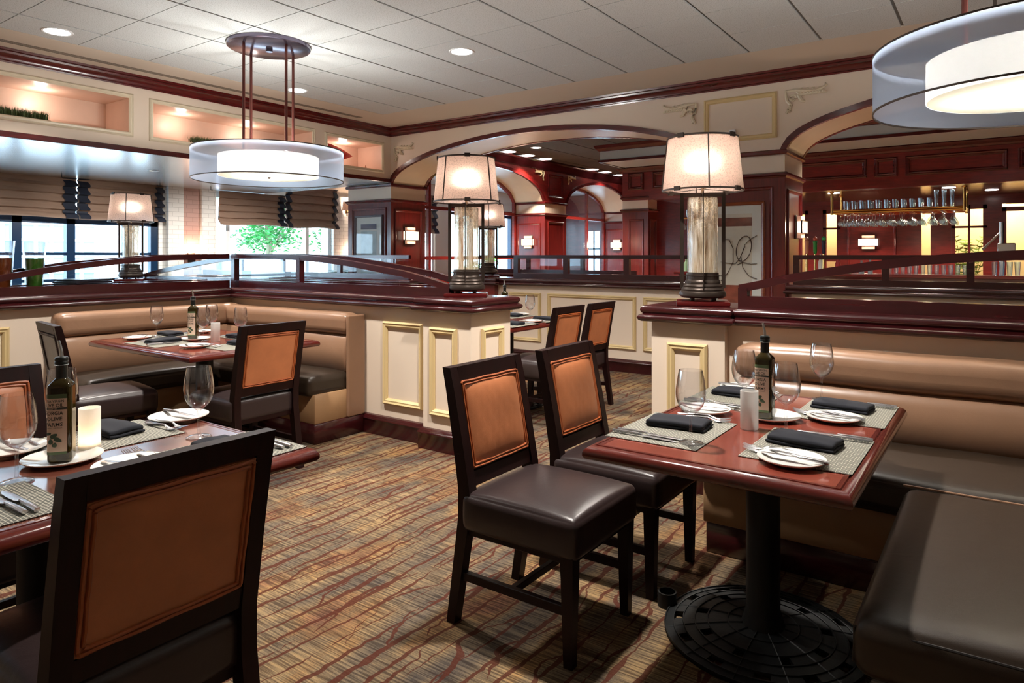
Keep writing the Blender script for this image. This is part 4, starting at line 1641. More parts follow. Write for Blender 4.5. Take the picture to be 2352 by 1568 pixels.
# left corner booth: run along the Y wall
booth('corner_booth', 'taupe leather corner booth bench under the left partition', [
    ('kick_board', (-5.2, -3.965, 3.14, 3.60, 0, .14), 0, 0),
    ('base', (-5.2, -3.975, 3.15, 3.60, .14, .35), 0, 0),
    ('seat_cushion', (-5.68, -3.985, 3.10, 3.50, .335, .475), .04, .02, crease_y(0)),
    ('back_cushion', (-5.66, -3.98, 3.45, 3.60, .44, .755), .035, 0.0, lambda p: Vector((p.x, p.y - .045 * math.sin(max(0, min(1, (p.z - .44) / .32)) * PI) + .02, p.z))),
    ('top_roll', (-5.66, -3.98, 3.44, 3.605, .745, .912), .055, 0.0, crease_y(0, .003)),
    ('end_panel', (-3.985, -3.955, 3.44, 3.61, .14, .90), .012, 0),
    ('kick_board', (-5.68, -5.19, 2.15, 3.12, 0, .14), 0, 0),
    ('base', (-5.68, -5.20, 2.14, 3.12, .14, .35), 0, 0),
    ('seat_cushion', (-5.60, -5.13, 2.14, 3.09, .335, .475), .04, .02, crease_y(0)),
    ('back_cushion', (-5.72, -5.56, 2.12, 3.60, .44, .755), .035, 0.0, lambda p: Vector((p.x + .045 * math.sin(max(0, min(1, (p.z - .44) / .32)) * PI) - .02, p.y, p.z))),
    ('top_roll', (-5.725, -5.55, 2.12, 3.60, .745, .925), .055, 0.0, lambda p: p),
])
# right booth
booth('corner_booth', 'brown leather corner booth bench behind the right table', [
    ('kick_board', (-1.09, .95, 3.05, 3.80, 0, .14), 0, 0),
    ('base', (-1.10, .95, 3.04, 3.80, .14, .35), 0, 0),
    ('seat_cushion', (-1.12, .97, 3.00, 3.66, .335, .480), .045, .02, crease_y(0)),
    ('back_cushion', (-1.13, 1.0, 3.60, 3.80, .45, .725), .045, 0.0, lambda p: Vector((p.x, p.y - .045 * math.sin(max(0, min(1, (p.z - .45) / .28)) * PI) + .01, p.z))),
    ('top_roll', (-1.15, 1.0, 3.585, 3.815, .712, .885), .065, 0.0, crease_y(0, .003)),
    ('piping', (-.30, .90, 2.990, 2.998, .468, .4765), .003, 0),
])
rb = thing('booth_bench', 'dark leather booth seat filling the bottom right corner', 'booth bench', (0, 0, 0))
m = MB()
m.rbox(-.295, .50, 1.825, 2.985, .33, .478, .045, 14, .022, lambda p: Vector((p.x, p.y + .01 * math.sin(p.x * 6), p.z)))
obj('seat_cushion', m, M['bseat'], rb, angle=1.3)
m = MB()
m.tube([(-.287, 1.838, .448), (-.1, 1.822, .462), (.1, 1.82, .466), (.3, 1.82, .464), (.48, 1.83, .458)], .0035, 6)
m.tube([(-.287, 1.838, .448), (-.291, 1.842, .36)], .003, 6)
obj('piping', m, plain('dark_seam', rgb(14, 10, 9), .5), rb)
m = MB()
m.box(-.16, .62, 1.95, 2.98, 0, .34, .004)
obj('plinth', m, M['wood'], rb, smooth=False)
m = MB()
m.rbox(.48, .66, 1.84, 2.98, .44, .90, .05, 10)
obj('back_cushion', m, M['bback'], rb, angle=1.3)


# ================================================================== TABLEWARE
def glass_mesh():
    m = MB()
    out = [(.0001, .001), (.036, .001), (.0375, .0025), (.030, .005), (.012, .009), (.0055, .014), (.0042, .03), (.0038, .06), (.0042, .082), (.008, .090), (.020, .099), (.033, .112),
           (.0425, .130), (.0465, .150), (.0465, .168), (.044, .190), (.0405, .212), (.0365, .232)]
    inn = [(.0355, .232), (.0395, .212), (.043, .190), (.0455, .168), (.0453, .150), (.0415, .131), (.032, .1145), (.019, .102), (.0001, .0985)]
    def sm(P, k=3):
        r = []
        for i in range(len(P) - 1):
            p0, p1, p2, p3 = P[max(0, i - 1)], P[i], P[i + 1], P[min(len(P) - 1, i + 2)]
            for j in range(k):
                t = j / k
                r.append(tuple(max(.0001, .5 * (2 * b + (c - a) * t + (2 * a - 5 * b + 4 * c - d) * t * t + (3 * b - a - 3 * c + d) * t ** 3)) for a, b, c, d in zip(p0, p1, p2, p3)))
        return r + [P[-1]]
    m.lathe(sm(out) + sm(inn), 44, cap0=False, cap1=False)
    return m


def flat_profile(mb, secs):
    """secs: (x, halfwidth, zc, thickness) -> lens-shaped strip along +X"""
    rows = []
    for x, hw, z, th in secs:
        rows.append([(x, -hw, z), (x, -hw * .5, z + th), (x, hw * .5, z + th), (x, hw, z), (x, hw * .5, z - th * .4), (x, -hw * .5, z - th * .4)])
    vv = mb.grid(rows, close_u=True)
    mb.bm.faces.new(vv[0][::-1])
    mb.bm.faces.new(vv[-1])


def fork_mesh(L=.2):
    m = MB()
    flat_profile(m, [(-L / 2, .007, .006, .003), (-L / 2 + .02, .0075, .006, .003), (-.02, .004, .012, .003), (.015, .0035, .013, .003), (.035, .006, .008, .002), (.045, .0115, .005, .0018), (.062, .0125, .005, .0015)])
    for k in range(4):
        y = -.0102 + k * .0068
        m.tube([(.060, y, .005), (.078, y, .007), (.098, y * .9, .013)], [.0022, .0017, .0009], 5)
    return m


def knife_mesh(L=.23):
    m = MB()
    m.tube([(-L / 2, 0, .007), (-L / 2 + .03, 0, .008), (-.03, 0, .0085), (-.01, 0, .008)], [.0068, .0072, .006, .0045], 8, flat=(1, .75))
    flat_profile(m, [(-.012, .0045, .007, .0012), (.0, .0095, .006, .001), (.05, .0105, .0045, .0008), (.09, .009, .004, .0007), (L / 2, .0012, .0035, .0005)])
    return m


def plate_mesh(r=.095):
    m = MB()
    m.lathe([(.0001, .004), (r * .55, .0035), (r * .62, .0045), (r * .95, .0145), (r, .0155), (r * 1.005, .0145), (r * .98, .0115), (r * .66, .0), (r * .6, 0), (r * .58, .0015), (.0001, .0015)], 48)
    return m


def napkin_mesh():
    m = MB()
    random.seed(3)
    def f(amp, ph):
        def g(p):
            e = max(0, abs(p.x) - .075) * 8
            p.z += amp * math.sin(p.x * 22 + ph) * (.4 + e) + .002 * math.sin(p.y * 60 + ph)
            p.y += .002 * math.sin(p.x * 35 + ph)
            return p
        return g
    m.rbox(-.104, .104, -.060, .058, .002, .011, .0045, 12, .0, f(.0006, 0))
    m.rbox(-.102, .100, -.061, .057, .0105, .027, .008, 12, .003, f(.0028, 1.0))
    return m


def placemat_mesh():
    m = MB()
    m.box(-.165, .165, -.215, .215, .0, .0022, .0008)
    return m


G_ME = glass_mesh().mesh('wine_glass', angle=1.0)
G_ME.materials.append(M['glass'])
F_ME = fork_mesh().mesh('fork')
F_ME.materials.append(M['steel'])
K_ME = knife_mesh().mesh('knife')
K_ME.materials.append(M['steel'])
B_ME = knife_mesh(.19).mesh('butter_knife')
B_ME.materials.append(M['steel'])
P_ME = plate_mesh(.094).mesh('bread_plate', angle=1.2)
P_ME.materials.append(M['china'])
N_ME = napkin_mesh().mesh('napkin', angle=1.2)
N_ME.materials.append(M['napkin'])
PM_ME = placemat_mesh().mesh('placemat', smooth=False)
PM_ME.materials.append(M['weave'])


def inst(name, me, loc, rz, label, cat, group, tilt=0.0, scale=None):
    o = bpy.data.objects.new(name, me)
    COL.objects.link(o)
    o.location = loc
    o.rotation_euler = (0, tilt, rz)
    if scale:
        o.scale = scale
    return tag(o, label, cat, group)


TZ = .7507


def setting(cx, cy, rz, where, nap=(.0, .0, 0.0), plate=None, fork_d=(0, 0), knife_d=(0, 0), glass=None, mats=(.155, .205), bk=.1, which='', nrot=None, pr=1.0, skip=()):
    """a place facing local +X (diner at -X looking +X). Positions local to the mat centre."""
    c_, s_ = math.cos(rz), math.sin(rz)
    def w(x, y, z):
        return (cx + x * c_ - y * s_, cy + x * s_ + y * c_, TZ + z)
    sc = (mats[0] / .165, mats[1] / .215, 1)
    if 'mat' not in skip:
        inst('placemat', PM_ME, w(0, 0, 0), rz, f'woven grey placemat {where}', 'placemat', 'woven placemats', scale=sc)
    z = .0024
    if 'napkin' not in skip:
        inst('napkin', N_ME, w(nap[0], nap[1], z), rz + (PI / 2 if nrot is None else nrot) + nap[2], f'folded navy napkin {where}', 'napkin', 'folded napkins')
    fx_, fy_ = -.0 + fork_d[0], .135 + fork_d[1]
    if 'fork' not in skip:
        inst('fork', F_ME, w(fx_, fy_, z), rz + .05, f'inner steel fork {where}', 'fork', 'steel forks')
        inst('fork', F_ME, w(fx_ - .01, fy_ + .034, z), rz + .02, f'outer steel fork {where}', 'fork', 'steel forks')
    kx, ky = -.01 + knife_d[0], -.135 + knife_d[1]
    if 'knife' not in skip:
        inst('knife', K_ME, w(kx, ky, z), rz + .03, f'inner steel knife {where}', 'knife', 'steel knives')
        inst('knife', K_ME, w(kx - .008, ky - .028, z), rz - .02, f'outer steel knife {where}', 'knife', 'steel knives')
    if plate:
        px, py = plate
        inst('bread_plate', P_ME, w(px, py, .0026), 0, f'small white bread plate {where}', 'plate', 'white bread plates', scale=(pr, pr, 1))
        inst('butter_knife', B_ME, w(px - .01, py + .01, .0148), rz + bk, f'butter knife across bread plate {where}', 'knife', 'butter knives')
    if glass:
        inst('wine_glass', G_ME, w(glass[0], glass[1], 0.0024 if abs(glass[0]) < mats[0] and abs(glass[1]) < mats[1] else .0002), 0, f'empty wine glass {where}', 'wine glass', 'wine glasses')


def wp(cx, cy, rz, X, Y):
    """world point -> local offset of a setting"""
    dx, dy = X - cx, Y - cy
    c_, s_ = math.cos(-rz), math.sin(-rz)
    return (dx * c_ - dy * s_, dx * s_ + dy * c_)


# right table
s1 = (-.912, 2.232, 0)
setting(*s1, 'on right table, near left corner by the nearest chair', nap=(.0, .055, .05), plate=wp(*s1, -.915, 2.552), fork_d=(.04, .05), knife_d=(-.02, .01), glass=wp(*s1, -.80, 2.10), nrot=0)
s2 = (-.912, 2.86, 0)
setting(*s2, 'on right table, far left corner toward the gap', nap=(.01, .075, -.08), plate=wp(*s2, -.93, 3.06), fork_d=(.05, .02), knife_d=(-.01, -.0), glass=wp(*s2, -.80, 2.66), nrot=0)
s3 = (-.482, 2.258, PI)
setting(*s3, 'on right table, near right corner', nap=(.02, -.035, -.10), plate=wp(*s3, -.49, 2.075), fork_d=(.07, -.03), knife_d=(-.02, -.03), glass=wp(*s3, -.59, 2.425), nrot=0, bk=-.1)
s4 = (-.478, 2.868, PI)
setting(*s4, 'on right table, far right corner by the booth', nap=(.02, -.04, -.10), plate=wp(*s4, -.49, 2.70), fork_d=(.07, -.03), knife_d=(-.02, -.01), glass=wp(*s4, -.60, 3.045), nrot=0, bk=-.1)
# left booth table
a1 = (-4.66, 2.40, PI / 2)
setting(*a1, 'on left booth table, near side facing the dark chair', nap=(.03, .02, .12), plate=wp(*a1, -5.02, 2.42), fork_d=(.04, .0), knife_d=(0, .07), glass=wp(*a1, -5.02, 2.56), mats=(.14, .21), nrot=0)
b1 = (-4.10, 2.64, PI)
setting(*b1, 'on left booth table, end near the orange chair', nap=(.01, -.03, .05), plate=wp(*b1, -4.26, 2.42), fork_d=(.13, -.02), knife_d=(0, 0), glass=wp(*b1, -4.52, 2.63), mats=(.15, .2), nrot=0)
c1 = (-5.05, 2.66, 0)
setting(*c1, 'on left booth table, far left end by the bench', nap=(0, .02, -.1), plate=wp(*c1, -5.03, 2.90), fork_d=(.06, .02), knife_d=(-.03, .02), glass=wp(*c1, -4.80, 2.86), mats=(.13, .18), nrot=0)
d1 = (-4.52, 2.95, -PI / 2)
setting(*d1, 'on left booth table, far side against the corner', nap=(.02, .0, .1), plate=None, fork_d=(.0, .02), knife_d=(0, 0), glass=wp(*d1, -4.34, 2.80), mats=(.13, .2), nrot=0)
# foreground table
e1 = (-2.395, 1.035, 0)
setting(*e1, 'on foreground table, far side beyond the candle', nap=(-.05, .06, -.05), plate=wp(*e1, -2.44, 1.325), fork_d=(.04, .05), knife_d=(0, 0), glass=wp(*e1, -2.46, .95), nrot=.12, pr=1.08, bk=.1)
e2 = (-1.92, 1.165, PI)
setting(*e2, 'on foreground table, hidden behind the big orange chair', nap=(.0, -.02, .0), plate=wp(*e2, -1.985, .945), fork_d=(.13, -.0), knife_d=(0, 0), glass=wp(*e2, -2.15, 1.235), nrot=0, pr=1.08, bk=.4)
e3 = (-1.95, .52, PI)
setting(*e3, 'on foreground table, near left edge of photo', nap=(.0, .06, .0), plate=None, knife_d=(-.0, .03), glass=wp(*e3, -2.115, .71), nrot=0, skip=('napkin', 'fork'))
e4 = (-2.395, .49, 0)
setting(*e4, 'on foreground table, beyond the nearest glass at left', nap=(0, 0, 0), plate=wp(*e4, -2.45, .80), nrot=0, pr=1.08, skip=('napkin',))
# table through the gap
f1 = (-3.43, 5.33, PI)
setting(*f1, 'on far table through gap, nearer right chair', nap=(.0, .0, .0), plate=wp(*f1, -3.41, 5.10), glass=wp(*f1, -3.52, 5.22), nrot=0)
f2 = (-3.43, 4.80, PI)
setting(*f2, 'on far table through gap, nearer the left chair', nap=(.0, .0, .0), plate=wp(*f2, -3.42, 4.58), nrot=0)
f3 = (-3.89, 5.45, 0)
setting(*f3, 'on far table through gap, beyond its bottle', nap=(.0, .0, .0), plate=wp(*f3, -3.90, 5.60), nrot=0, skip=('fork',))


# ---- oil bottles ------------------------------------------------------------
HB, RB = .031, .013   # half side, corner radius


def rsq(u, h=HB, r=RB):
    """point on a rounded square, arc length u from the middle of the +X face, going toward +Y"""
    side = 2 * (h - r)
    arc = PI / 2 * r
    per = 4 * (side + arc)
    u = (u + side / 2) % per
    k = int(u // (side + arc))
    v = u - k * (side + arc)
    if v < side:
        x, y, a = h, -side / 2 + v, 0
    else:
        a = (v - side) / r
        x, y = (h - r) + r * math.cos(a), (h - r) + r * math.sin(a)
    c_, s_ = math.cos(k * PI / 2), math.sin(k * PI / 2)
    return (x * c_ - y * s_, x * s_ + y * c_)


PER = 4 * (2 * (HB - RB) + PI / 2 * RB)


def bottle(loc, rz, label):
    t = thing('oil_bottle', label, 'bottle', loc, rz, 'oil bottles')
    m = MB()
    N = 48
    def ring(f_, z, round_=0.0, rr=.012):
        row = []
        for k in range(N):
            x, y = rsq(PER * k / N)
            a = math.atan2(y, x)
            row.append(((x * (1 - round_) + rr * math.cos(a) * round_) * f_, (y * (1 - round_) + rr * math.sin(a) * round_) * f_, z))
        return row
    rows = [ring(.9, 0), ring(.985, .004), ring(1, .01), ring(1, .212), ring(.97, .219), ring(.80, .228, .2, .02), ring(.9, .234, .7, .016), ring(1, .240, 1, .0135), ring(1, .262, 1, .0125)]
    vv = m.grid(rows, close_u=True)
    m.bm.faces.new(vv[0][::-1])
    m.bm.faces.new(vv[-1])
    obj('glass_body', m, M['oil'], t, angle=1.2)
    m = MB()
    m.lathe([(.0155, .236), (.0150, .276), (.0152, .277), (.0001, .279)], 24)
    m.lathe([(.0135, .277), (.0178, .279), (.0178, .285), (.0165, .287), (.0178, .289), (.0178, .295), (.015, .299), (.006, .301), (.0001, .301)], 24)
    obj('cap', m, M['boil'], t)
    m = MB()
    m.lathe([(.017, .2755), (.0182, .2765), (.017, .2775)], 24, cap0=False, cap1=False)
    m.tube([(0, 0, .298), (0, -.001, .315), (0, -.004, .330), (0, -.0075, .346)], [.0052, .0050, .0045, .0038], 10)
    obj('pourer', m, M['chrome'], t)
    e = .0004
    def patch(u0, u1, z0, z1, off, n=14):
        p = MB()
        rows = []
        for j in range(n + 1):
            u = u0 + (u1 - u0) * j / n
            x, y = rsq(u, HB + off, RB + off)
            rows.append([(x, y, z0), (x, y, z1)])
        p.grid(rows)
        return p
    # local view: +Y is to the viewer's right when looking at the +X face
    L0, L1 = -.052, .021
    lb = obj('label', patch(L0, L1, .032, .184, e), M['label'], t)
    p = patch(L0, L1, .184, .196, e)
    q = patch(L0, L1, .024, .032, e)
    me2 = p
    rows_ = None
    obj('label_band', p, M['labelg'], lb)
    obj('label_band', q, M['labelg'], lb)
    obj('label_band', patch(L0, L1, .1525, .1585, e * 2), M['ink'], lb)
    def put(txt, size, u_mid, z, width=None, mat='ink', bold=.0):
        me = text_mesh(txt, size, bold)
        xs = [v.co.x for v in me.vertices]
        w_ = max(xs) - min(xs)
        k_ = (width / w_) if width else 1
        mid = (max(xs) + min(xs)) / 2
        for v in me.vertices:
            u = u_mid + (v.co.x - mid) * k_
            x, y = rsq(u, HB + e * 3, RB + e * 3)
            v.co = (x, y, z + v.co.y)
        me.materials.append(M[mat])
        o = bpy.data.objects.new('label_text', me)
        COL.objects.link(o)
        o.parent = lb
    um = (L0 + L1) / 2
    put('EXTRA VIRGIN', .0098, um, .1735, .058, bold=.0001)
    put('OLIVE OIL', .0135, um, .1605, .056, bold=.0002)
    put("BLEND", .0055, um, .1537, .024, 'label')
    put('GEORGIA', .0150, um - .001, .1375, .056, bold=.0002)
    put('OLIVE', .0150, um + .005, .1215, .040, bold=.0002)
    put('FARMS', .0150, um + .004, .1050, .044, bold=.0002)
    put('LAKELAND, GEORGIA', .0042, um, .0985, .050)
    # olive sprig
    for (u, z, a, L, w_) in [(um + .004, .078, .5, .020, .006), (um + .014, .066, -.5, .022, .006), (um - .004, .062, 1.6, .016, .006), (um + .006, .052, 1.3, .014, .006), (um - .01, .084, .2, .016, .004)]:
        p = MB()
        ring_ = []
        for k in range(14):
            th = 2 * PI * k / 14
            lx, lz = L / 2 * math.cos(th), w_ * math.sin(th) * (1 - .3 * math.cos(th))
            uu = u + lx * math.cos(a) - lz * math.sin(a)
            zz_ = z + lx * math.sin(a) + lz * math.cos(a)
            x, y = rsq(uu, HB + e * 3, RB + e * 3)
            ring_.append((x, y, zz_))
        p.face(ring_)
        obj('label_leaf', p, M['leaf'], lb, smooth=False)
    return t


def face_cam(x, y, turn):
    return math.atan2(-y, -x) + turn


bt = bottle((-.70, 2.575, TZ + .006), face_cam(-.70, 2.575, -.24), 'olive oil bottle with steel pourer on the right table')


def dup_deep(root, loc, rz, label):
    return dup(root, loc, rz, label, root.get('group'))


dup_deep(bt, (-2.215, .855, TZ + .006), face_cam(-2.215, .855, -.24), 'olive oil bottle with steel pourer on the left foreground table')
dup_deep(bt, (-4.67, 2.64, TZ + .006), face_cam(-4.67, 2.64, -.24), 'olive oil bottle with steel pourer on left booth table')
dup_deep(bt, (-4.0, 5.48, TZ + .006), face_cam(-4.0, 5.48, -.24), 'olive oil bottle top peeking above the left pier cap')
for x, y, lb_ in ((-.685, 2.60, 'under the oil bottle, right table'), (-2.225, .862, 'under the oil bottle, foreground table'), (-4.64, 2.64, 'under the oil bottle, left booth table'), (-4.0, 5.48, 'under the oil bottle, far table through gap')):
    inst('plate', P_ME, (x, y, TZ), 0, 'white plate ' + lb_, 'plate', 'white bread plates', scale=(1.1, 1.1, 1))


def candle(loc, label, lit=False):
    t = thing('candle_holder', label, 'candle holder', loc, group='frosted candle holders')
    m = MB()
    m.lathe([(.0001, .001), (.0285, .001), (.030, .003), (.030, .132), (.0275, .132), (.0275, .008), (.0001, .008)], 36)
    obj('frosted_glass', m, M['frost'], t, angle=.9)
    if lit:
        m = MB()
        m.lathe([(.0001, .010), (.019, .010), (.019, .026), (.0001, .026)], 20)
        obj('tea_light', m, M['paper'], t)
        m = MB()
        m.lathe([(.0001, .027), (.0035, .031), (.003, .037), (.0001, .046)], 10)
        obj('flame', m, plain('flame', (1, .7, .3, 1), .5, emit=(1, .72, .38, 1), es=22), t)
        light('candle_flame', 'POINT', (loc[0], loc[1], loc[2] + .037), 1.1, (1, .66, .36), .006)
    return t


candle((-.705, 2.40, TZ), 'unlit frosted glass candle cylinder on right table')
candle((-2.275, .955, TZ), 'glowing frosted candle cylinder on foreground table', True)
candle((-4.43, 2.665, TZ), 'unlit frosted glass candle cylinder on left booth table')


# ================================================================== NICHES, LEDGES, PICTURES
def grass(loc, L, label, n, D=.16, h=.085):
    t = thing('grass_planter', label, 'plant', loc)
    m = MB()
    m.box(-D / 2, D / 2, 0, L, 0, .03, .004)
    obj('tray', m, M['trunk'], t)
    m = MB()
    rnd = random.Random(5)
    for _ in range(n):
        x, y = rnd.uniform(-D / 2 + .01, D / 2 - .01), rnd.uniform(.01, L - .01)
        hh = h * rnd.uniform(.7, 1.15)
        a, ln = rnd.uniform(0, PI), rnd.uniform(0, .03)
        dx, dy = .003 * math.cos(a), .003 * math.sin(a)
        lx, ly = rnd.uniform(-ln, ln), rnd.uniform(-ln, ln)
        m.face([(x - dx, y - dy, .028), (x + dx, y + dy, .028), (x + lx * .5 + dx * .6, y + ly * .5 + dy * .6, .028 + hh * .6), (x + lx, y + ly, .028 + hh), (x + lx * .5 - dx * .6, y + ly * .5 - dy * .6, .028 + hh * .6)])
    g = obj('grass_blades', m, M['green'], t, smooth=False)
    g['kind'] = 'stuff'


grass((WX - .22, 1.75, 2.615), 1.03, 'long tray of green grass in the leftmost wall niche', 2600)
grass((WX - .22, 4.22, 2.60), .30, 'small tray of green grass in the middle wall niche', 800)
m = MB()
rows = []
for i in range(13):
    t_ = i / 12
    row = []
    for j in range(9):
        s_ = j / 8 * 2 - 1
        wd = .155 * (1 - t_ ** 1.5)
        row.append((.04 * math.sin(t_ * PI) + .05 * (1 - s_ * s_) * (1 - t_), -.05 + .62 * t_, .165 + s_ * wd * 1.0 + .015 * t_))
    rows.append(row)
m.grid(rows)
m.grid([[(p[0] - .012, p[1], p[2]) for p in r] for r in rows])
m.box(-.05, .06, .0, .20, 0, .03, .004)
tag(obj('sculpture', m, M['red'], loc=(WX - .25, 6.07, 2.585)), 'red lacquer pointed sculpture standing in the right wall niche', 'sculpture')
m = MB()
m.lathe([(.0001, 0), (.03, .002), (.022, .02), (.006, .045), (.0001, .07)], 12)
tag(obj('figurine', m, M['orange'], loc=(WX - .16, 6.80, 2.585)), 'tiny tan cone figurine at right end of niche with red sculpture', 'ornament')


def picture(loc, w_, h_, axis, frame_mat, label, paint, fw=.035, mat_w=.07):
    """hangs facing -Y; origin at lower left"""
    t = thing('framed_picture', label, 'picture', loc)
    m = MB()
    m.frame((0, 0, 0), (1, 0, 0), (0, 0, 1), w_, h_, [(0, 0), (0, .02), (fw * .3, .03), (fw * .7, .024), (fw, .012), (fw, 0)])
    obj('picture_frame', m, frame_mat, t, smooth=False)
    m = MB()
    m.box(fw * .8, w_ - fw * .8, -.006, -.001, fw * .8, h_ - fw * .8)
    obj('mat_board', m, M['paper'], t, smooth=False)
    paint(t, w_, h_)
    m = MB()
    m.face([(fw * .8, -.0125, fw * .8), (w_ - fw * .8, -.0125, fw * .8), (w_ - fw * .8, -.0125, h_ - fw * .8), (fw * .8, -.0125, h_ - fw * .8)])
    obj('picture_glass', m, M['pane'], t, smooth=False)
    return t


def art1(t, w_, h_):
    def rect(x0, x1, z0, z1, mat, nm='print', y=-.0075):
        m = MB()
        m.box(x0, x1, y, y + .001, z0, z1)
        obj(nm, m, mat, t, smooth=False)
    rect(.10, w_ - .13, .10, h_ - .12, plain('art_cream', rgb(214, 204, 188), .7, var=.06))
    rect(.10, w_ - .13, h_ - .25, h_ - .16, plain('art_umber', rgb(120, 62, 44), .7, var=.4, vs=12), y=-.009)
    rect(.10, w_ - .13, .05, .32, plain('art_rust', rgb(140, 70, 50), .7, var=.35, vs=10), y=-.009)
    ink = plain('art_ink', rgb(84, 62, 58), .7)
    def stroke(pts, r):
        m = MB()
        m.tube([(x, -.0095, z) for x, z in pts], r, 6, flat=(1, .12))
        obj('brush_stroke', m, ink, t)
    cx0, cz0 = .37, .70
    stroke([(cx0 + .075 * math.cos(a) + .02 * math.sin(a), cz0 + .13 * math.sin(a)) for a in [k * 2 * PI / 22 for k in range(23)]], .019)
    stroke([(.50, .83), (.44, .80), (.38, .74), (.34, .62), (.36, .50), (.42, .42), (.50, .39)], .012)
    stroke([(.13, .56), (.20, .55), (.28, .54), (.33, .60), (.38, .72)], .016)
    stroke([(.15, .80), (.22, .79), (.26, .70), (.26, .56), (.20, .44), (.13, .36)], .018)
    stroke([(.30, .53), (.36, .56), (.44, .54), (.50, .545)], .014)


def art2(t, w_, h_):
    m = MB()
    m.box(.13, w_ - .13, -.0075, -.0065, .12, h_ - .24)
    obj('print', m, plain('art_pale', rgb(190, 200, 200), .6, var=.15, vs=8), t, smooth=False)
    m = MB()
    m.box(.13, w_ - .13, -.0085, -.0075, h_ - .21, h_ - .13)
    obj('print', m, plain('art_slate', rgb(90, 90, 110), .6), t, smooth=False)
    m = MB()
    m.box(.13, w_ - .13, -.0085, -.0075, .12, .28)
    obj('print', m, plain('art_green', rgb(70, 92, 84), .6, var=.3, vs=10), t, smooth=False)


picture((-2.52, WY - .006, .72), .58, 1.18, 'y', wood('picture_wood', rgb(110, 50, 26), rgb(150, 76, 40)), 'framed abstract print of looping brush strokes beside the right lamp', art1)
picture((-8.05, WY - .006, .80), .60, 1.15, 'y', plain('pewter_frame', rgb(120, 120, 130), .3, metal=.5), 'pale framed print on column between window and first sconce', art2, .03)


def tapered_glass(loc, r0, r1, h, mat, label, wallt=.006, liquid=None):
    t = thing('glass_vase', label, 'vase', loc)
    m = MB()
    m.lathe([(.0001, .0), (r0, .0), (r1, h), (r1 - wallt, h), (r0 - wallt, .01), (.0001, .01)], 32)
    obj('vase_body', m, mat, t)
    if liquid:
        m = MB()
        k = .68
        m.lathe([(.0001, .012), (r0 - wallt - .001, .012), (r0 + (r1 - r0) * k - wallt - .001, h * k), (.0001, h * k)], 32)
        obj('filling', m, liquid, t)


fill1 = plain('amber_filling', rgb(120, 58, 20), .2, coat=.6, var=.3, vs=30)
fill2 = plain('green_filling', rgb(50, 110, 20), .3, coat=.6, var=.4, vs=14)
tapered_glass((-6.02, 1.92, 1.058), .062, .088, .40, M['glass'], 'tapered glass vase with amber filling on ledge at left edge', liquid=fill1)
tapered_glass((-6.03, 2.14, 1.058), .055, .078, .395, M['glass'], 'tapered glass vase with green filling on the left ledge', liquid=fill2)
for k in range(6):
    m = MB()
    m.box(-.13, .13, -.16, .16, 0, .016, .002)
    o = obj('menu', m, M['menu'], smooth=False, loc=(-6.0 + .006 * k, 2.46 + .01 * (k % 2), 1.058 + k * .0175), rot=(0, 0, .1 + .05 * k))
    tag(o, f'menu book on the left ledge, {["lowest", "second from the bottom", "third from the bottom", "third from the top", "second from the top", "topmost"][k]} of the stack', 'menu', 'menu books on the ledge')
m = MB()
m.box(-.1, .1, -.1, .1, 0, .03, .01)
tag(obj('tray', m, M['menu'], smooth=False, loc=(-6.0, 2.86, 1.058)), 'low dark tray on left ledge beside the menu stack', 'tray')


# ================================================================== THE BAR
BY = 11.35
m = MB()
m.box(-5.62, 5.9, BY, 11.75, 2.355, CZ)
m.box(-5.62, 5.9, BY - .012, BY + .02, 2.34, 2.40)
bs = struct('wall_bar_front', m, M['bark'], smooth=False)
m = MB()
m.loop([(-5.62, 11.75), (-5.62, BY), (5.9, BY)], [(0, 2.84), (.02, 2.845), (.035, 2.87), (.07, 2.90), (.09, 2.92), (.09, 2.924), (0, 2.924)], closed=False)
obj('crown', m, M['wood'], bs, smooth=False)
m = MB()
for a, b_, z0, z1 in ((-5.50, -5.20, 2.53, 2.83), (-5.02, -4.72, 2.53, 2.83), (-4.5, -3.1, 2.50, 2.78), (-2.9, -1.61, 2.50, 2.78), (-1.51, -1.21, 2.50, 2.78), (-1.11, .09, 2.50, 2.78), (.2, .5, 2.5, 2.78)):
    panel(m, (a, BY - .0, z0), (1, 0, 0), (0, 0, 1), b_ - a, z1 - z0, .06, .03)
obj('panel_moulding', m, M['wood'], bs, smooth=False)
column('wall_column', -5.62, -5.12, BY + .01, 11.75, [(-5.50, -5.20, .4, 2.0)], [(11.42, 11.68, .3, 2.0)])
m = MB()
m.box(-5.12 - .5, -5.12, BY + .005, 11.75, 2.19, 2.355)
obj('cream_band', m, M['cream'], bs, smooth=False)
# hanging cream soffit in front of the bar, edged with dark wood
m = MB()
m.loop([(-5.52, 11.3), (-5.52, 10.3), (5.9, 10.3)], [(0, 2.93), (0, 3.2)], closed=False)
m.box(-5.52, 5.9, 10.3, 11.20, 2.925, 2.94)
so = struct('ceiling', m, plain('soffit_grey_paint', rgb(196, 204, 200), .6), smooth=False)
m = MB()
m.loop([(-5.52, 11.3), (-5.52, 10.3), (5.9, 10.3)], [(0, 3.10), (.02, 3.11), (.06, 3.15), (.08, 3.19), (.08, 3.2), (0, 3.2)], closed=False)
m.loop([(-5.52, 11.3), (-5.52, 10.3), (5.9, 10.3)], [(0, 2.915), (.02, 2.915), (.02, 2.955), (0, 2.955)], closed=False)
obj('soffit_trim', m, M['wood'], so, smooth=False)
